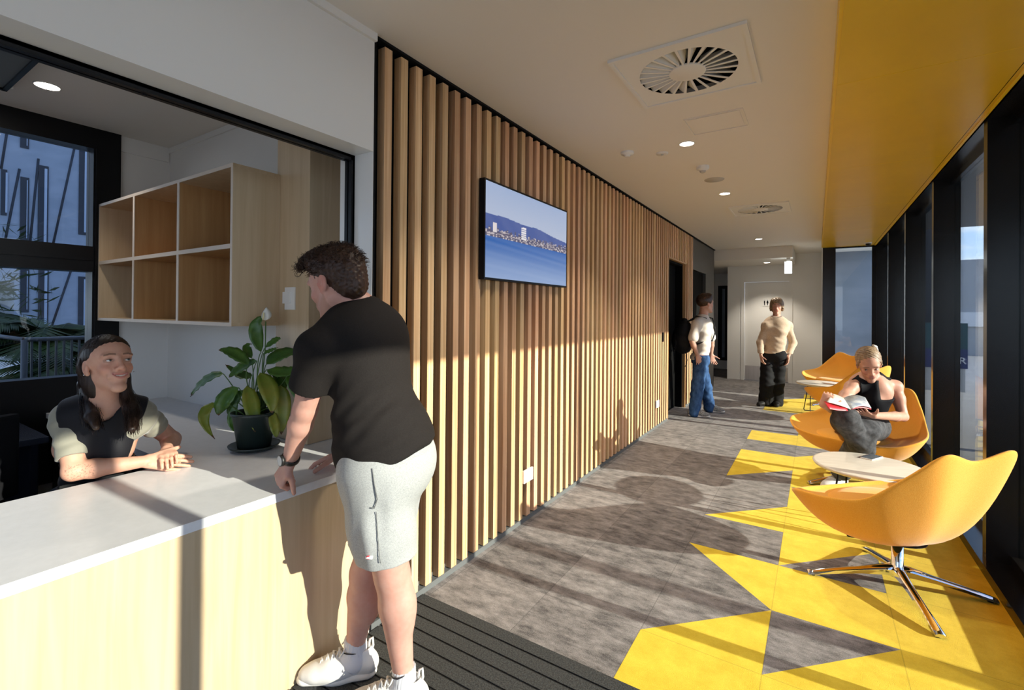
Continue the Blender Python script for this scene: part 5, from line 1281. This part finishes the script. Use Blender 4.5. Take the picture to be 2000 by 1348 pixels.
# ================= the standing person in the beige sweater
sw_=empty('person.004',(-.59,8.32,0),label='person with short curly hair in beige sweater and black trousers, standing',cat='person')
w7=7.32; Fs=unit([-.10,-.99,0]); Rs=unit(np.cross(Fs,UZ))
hs_=Head(at(1517,600,w7),-F_*.85-R_*.48+U_*.0,U_,1.0,'f'); pel=at(1511,694,w7)
J=Fig(pel=pel,neck=at(1517,621,w7),fc=Fs,fp=Fs,f=Fs,w=1.0,s=.96,sex='f',belly=0,fat=1.05,hw=1.0,hd=1.0,nk=.9,arm=.9,leg=.95,
 sh=[at(1497,637,w7),at(1538,637,w7)],el=[at(1485,668,w7+.03),at(1549,670,w7+.02)],wr=[at(1486,694,w7-.08),at(1539,698,w7-.12)],
 hip=[pel+Rs*.085,pel-Rs*.085],kn=[at(1497,748,w7-.05),at(1519,745,w7-.03)],an=[at(1495,788,w7),at(1516,790,w7)],ft=[unit([-.5,-.9,0]),unit([.1,-1,0])])
J.an[0][2]=J.an[1][2]=.09
hands=[dict(wrist=J.wr[0],d=unit(-UZ-F_*.2+R_*.1),n=-R_,side=-F_,L=.17,curls=((.3,.4,.3),)*4),dict(wrist=J.wr[1],d=unit(-UZ-F_*.3-R_*.3),n=R_,side=-F_,L=.17,curls=((.3,.4,.3),)*4)]
body_mesh('body',J,sw_,.010,skin_color((.58,.33,.24),hs_),hs_,hands,detail=False,feet=False)
simple_top(J,sw_,'sweater','sweater_beige',.030,.5,.03,hd_=hs_,neckr=.066,seed=7,wr=.0035); pants(J,sw_,'trousers','trousers_black',(.095,.092,.10),seed=5,waist=.09)
for q in (0,1): shoe('shoe',J.an[q],J.ft[q],.25,'shoe_dark','shoe_dark',sw_,False)
short_hair(hs_,sw_,'hair_mid',5,1.14,fringe=1)
m=MB(); c=J.neck+Fs*.05-UZ*.0; m.tube([c+np.array([.075*math.cos(t),.05*math.sin(t)-.02,.012*math.sin(t)+.02]) for t in np.linspace(0,2*PI,20)[:-1]],.003,5,closed=True); fix(m.build('necklace','chrome'),sw_)
# ------------------------------------------------------------------ the building above, outdoors
m=MB(); m.box((XL-.12,Y0,CE+.12),(1.1,15.6,17)); m.build('upper_floors_blocker','panel_white',**ST)  # unseen storeys added, tall enough to shade the facade on the left
m=MB(); m.box((.97,Y0,2.60),(3.0,8.6,2.80)); m.build('canopy_roof','dark_panel',**ST)
m=MB(); m.box((2.9,2.56,-.1),(2.99,2.68,2.60)); m.box((2.9,6.9,-.1),(2.99,7.02,2.60)); m.box((2.9,-1.8,-.1),(2.99,-1.68,2.60)); m.build('canopy_post','dark_panel',**ST)
m=MB(); m.box((-60,-40,-.35),(80,90,-.25)); m.build('ground_outside','pavement',**ST)
m=MB(); m.box((1.0,-4,-.24),(6,14,-.02)); m.build('ground_terrace','pavement',**ST)
# grey building across the forecourt
gb=empty('neighbour_building',(10,34,0),label='plain grey panelled building across the forecourt',cat='building')
m=MB(); m.box((2.5,27,-.25),(26,40,3.75)); o=m.build('wall','panel_grey'); fix(o,gb)
m=MB(); m.box((2.4,26.9,.95),(26,27,1.55)); fix(m.build('band','panel_white'),gb)
# pylon sign
sg=empty('pylon_sign',(2.1,12,-.2),label='teal and navy outdoor sign with pale letters seen through the glazing',cat='sign')
fix(box('sign_panel',(1.2,12.0,.78),(2.371,12.08,1.27),'sign_teal'),sg); fix(box('name_band',(1.2,11.995,.42),(2.371,12.08,.78),'sign_navy'),sg); fix(box('pylon_base',(1.25,12.01,-.25),(2.34,12.07,.42),'panel_grey'),sg)
fc=bpy.data.curves.new('letters','FONT'); fc.body='RR'; fc.size=.175; fc.extrude=.004; fc.align_x='RIGHT'
fo=bpy.data.objects.new('letters',fc); COL.objects.link(fo); bpy.context.view_layer.update()
fm=bpy.data.meshes.new_from_object(fo.evaluated_get(bpy.context.evaluated_depsgraph_get())); bpy.data.objects.remove(fo)
fm.transform(Matrix.Translation((2.350,11.988,.51))@Matrix.Rotation(PI/2,4,'X')); fix(link('letters',fm,'sign_text'),sg)
# pale return wall beyond the glazed end
box('wall_outside_return',(1.02,12.4,-.25),(2.02,12.6,4),'facade_line',**ST)
box('wall_outside_panel',(.125,12.4,-.25),(1.018,12.6,4),'facade',**ST)
mat('rail_metal',(.05,.055,.065),.4,spec=.3)
box('wall_outside_corner',(.125,9.55,-.2),(.16,12.4,2.6),'panel_grey',**ST)
# white facade to the left, seen through the reception window
fb=empty('facade_building',(-26,5,0),label='pale blue grey concrete building with slit windows seen through the reception window',cat='building')
FX=-24.
def fy(px): return 2*(2.102+px*.00695)
def fz(py,px=90):
    a,b=X_on(px,py); return b
def X_on(px,py):
    d=F_+R_*(px-CXP)/FPX+U_*(CYP-py)/FPX; t=(FX-CAM[0])/d[0]; p=CAM+d*t; return p[1],p[2]
m=MB(); yA,zA=X_on(28,560)
m.box((FX-6,-14,2.3),(FX,12,14)); m.box((FX-6,yA,-.3),(FX,12,2.3)); fix(m.build('wall','facade'),fb)
wins=[(40,57,345,470),(75,95,322,480),(155,176,284,458),(40,57,225,288),(75,95,180,250),(40,57,523,610),(75,95,523,700),(153,175,540,690),(2,14,330,420)]
for (a,b,c,d) in wins:
    ya,za=X_on(a,c); yb2,zb=X_on(b,c); _,zc=X_on(a,d)
    m=MB(); m.box((FX,ya,zc),(FX+.03,yb2,za)); wf=fix(m.build('window','facade_line'),fb)
    m=MB(); m.box((FX+.03,ya+.16,zc+.1),(FX+.04,yb2-.04,za-.1)); m_=m.build('pane','facade_sky_tint'); m_.parent=wf
m=MB()
for (a,b,c,d) in ((2,330,14,255),(10,470,38,330),(58,480,75,310),(103,480,145,290),(100,640,138,530)):
    p=X_on(a,b);q=X_on(c,d); m.tube([(FX+.01,p[0],p[1]),(FX+.01,q[0],q[1])],.035,4)
fix(m.build('joint_line','facade_line'),fb)
# balcony railing
rl=empty('balcony_railing',(-6,1.6,0),label='dark metal balcony railing with upright bars outside the reception window',cat='railing')
m=MB(); m.tube([(-6,1.22,1.13),(-6,2.6,1.13)],.02,8); m.tube([(-6,1.22,.55),(-6,2.6,.55)],.015,8); m.tube([(-6,1.22,-.3),(-6,1.22,1.13)],.025,8); m.tube([(-6,1.22,1.13),(-9,1.22,1.13)],.02,8); fix(m.build('rail','rail_metal'),rl)
m=MB()
for i in range(24):
    m.box((-6.01,1.26+i*.055,.55),(-5.99,1.275+i*.055,1.12))
fix(m.build('bars','rail_metal'),rl)
m=MB(); m.box((-9,-6,-.3),(-4.3,6,.22)); m.build('ground_balcony','concrete_dark',**ST)
# palms
mat('palm_leaf',(.005,.014,.004),.6,c2=(.022,.04,.006),scale=(4,4,4),spec=.1); mat('palm_trunk',(.05,.04,.03),.9); mat('bush_leaf',(.006,.016,.006),.7,c2=(.015,.03,.01),scale=(9,9,9),spec=.1)
def palm(x,y,z,h,fr,L,seed,label):
    r=np.random.default_rng(seed); t=empty('palm_plant',(x,y,z),label=label,cat='plant',group='palms outside the window')
    m=MB(); m.tube([(0,0,0),(.03,0,h*.5),(0,.02,h)],[.06,.05,.04],8); m.build('trunk','palm_trunk',t)
    for k in range(fr):
        a=2*PI*k/fr+r.uniform(-.2,.2); e=r.uniform(.35,1.25); m=MB(); pts=[]
        l=L*r.uniform(.8,1.1)
        for s in np.linspace(0,1,12):
            rr=l*s*math.cos(e)*(1+.2*s); zz=h+l*s*math.sin(e)-l*.62*s*s
            pts.append(np.array([rr*math.cos(a),rr*math.sin(a),zz]))
        m.tube(pts,[.010*(1-.8*i/11) for i in range(12)],5)
        side=np.array([-math.sin(a),math.cos(a),0])
        for i in range(1,40):
            s=i/40*11; i0=int(s); f=s-i0; p=pts[i0]*(1-f)+pts[min(i0+1,11)]*f; d=pts[min(i0+1,11)]-pts[i0]; d/=np.linalg.norm(d)+1e-9
            ll=l*.38*math.sin(PI*min(1,.15+i/40*.85))+.05
            for sg_ in (-1,1):
                e_=p+side*sg_*ll*.75+d*ll*.6-np.array([0,0,ll*.25]); w_=d*.020
                m._v([p-w_,p+w_,e_],[(0,1,2)])
        m.build('frond','palm_leaf',t)
palm(-7.4,1.75,.2,.75,20,1.25,3,'low dark palm with upright fronds just outside the reception window')
palm(-6.5,2.0,.2,.45,18,1.15,5,'dark palm behind the railing, nearest the window frame')
palm(-8.6,1.45,-.2,1.0,18,1.25,8,'dark palm at the left edge of the reception window')
def bush(x,y,z,s,seed,label):
    r=np.random.default_rng(seed); m=MB()
    for k in range(900):
        d=r.normal(size=3); d/=np.linalg.norm(d); p=np.array([0,0,s])+d*s*r.uniform(.5,1.)*np.array([1,1,1.2]); a=r.normal(size=3); a/=np.linalg.norm(a); b=np.cross(a,d); 
        m._v([p,p+a*.07*s*1.5+b*.03,p+a*.14*s*1.5,p+a*.07*s*1.5-b*.03],[(0,1,2,3)])
    o=m.build('leafy_bush','bush_leaf'); o.location=(x,y,z); tag(o,label,'bush')
bush(-14,1.6,.0,1.7,4,'dark rounded tree at the far left edge of the reception window')
bush(-7.8,1.9,-.2,.55,6,'low dark shrub under the palms outside the reception window')
bush(1.75,2.9,-.02,.12,12,'small green plant on the terrace outside the nearest glazing')
# ------------------------------------------------------------------ light
sd=Vector((-1,-.033,-.31*1.0005)).normalized()
sl=bpy.data.lights.new('sun','SUN'); sl.energy=SUN_E; sl.color=(1,.915,.79); sl.angle=math.radians(.55); so=bpy.data.objects.new('sun',sl); COL.objects.link(so); so.rotation_euler=sd.to_track_quat('-Z','Y').to_euler()
w=bpy.data.worlds.new('World'); SC.world=w; w.use_nodes=True; nt=w.node_tree; bg=nt.nodes['Background']
tc=N(nt,'ShaderNodeTexCoord'); sp=N(nt,'ShaderNodeSeparateXYZ'); nt.links.new(tc.outputs['Generated'],sp.inputs[0])
cr=N(nt,'ShaderNodeValToRGB'); e=cr.color_ramp.elements; e[0].position=0; e[0].color=(.62,.74,.90,1); e[1].position=.6; e[1].color=(.13,.27,.62,1); q=e.new(.18); q.color=(.30,.48,.82,1)
nt.links.new(sp.outputs[2],cr.inputs[0])
mp=N(nt,'ShaderNodeMapping'); mp.inputs['Scale'].default_value=(2.2,2.2,7); nt.links.new(tc.outputs['Generated'],mp.inputs[0])
no=N(nt,'ShaderNodeTexNoise',Scale=1.6,Detail=7.,Roughness=.6); nt.links.new(mp.outputs[0],no.inputs['Vector'])
c2=N(nt,'ShaderNodeValToRGB'); c2.color_ramp.elements[0].position=.50; c2.color_ramp.elements[1].position=.68; nt.links.new(no.outputs[0],c2.inputs[0])
mx=N(nt,'ShaderNodeMixRGB'); mx.inputs[2].default_value=(.95,.93,.92,1); nt.links.new(c2.outputs[0],mx.inputs[0]); nt.links.new(cr.outputs[0],mx.inputs[1]); nt.links.new(mx.outputs[0],bg.inputs[0])
bg.inputs[1].default_value=SKY_E
def spot(x,y,z,e):
    l=bpy.data.lights.new('downlight_lamp','SPOT'); l.energy=e; l.color=(1,.9,.76); l.spot_size=math.radians(100); l.spot_blend=.6; l.shadow_soft_size=.045
    o=bpy.data.objects.new('downlight_lamp',l); COL.objects.link(o); o.location=(x,y,z-.02)
for q in ((-3.56,.80,CE),(-.79,3.54,CE),(-.79,5.22,CE),(-.80,8.69,CE),(-.83,10.6,2.43),(-.79,1.86,CE),(-3.56,-1.2,CE),(-2.4,-1.2,CE)): spot(*q,LAMP_E if q[0]>-2 else LAMP_E*.25)
SC.view_settings.view_transform='Standard'; SC.view_settings.look='None'; SC.view_settings.gamma=1; SC.view_settings.use_curve_mapping=False
SC.view_settings.exposure=EXPO
cy=SC.cycles; cy.max_bounces=10; cy.diffuse_bounces=6; cy.glossy_bounces=5; cy.transmission_bounces=6; cy.transparent_max_bounces=12; cy.caustics_reflective=False; cy.caustics_refractive=False; cy.use_denoising=True; cy.sample_clamp_indirect=6
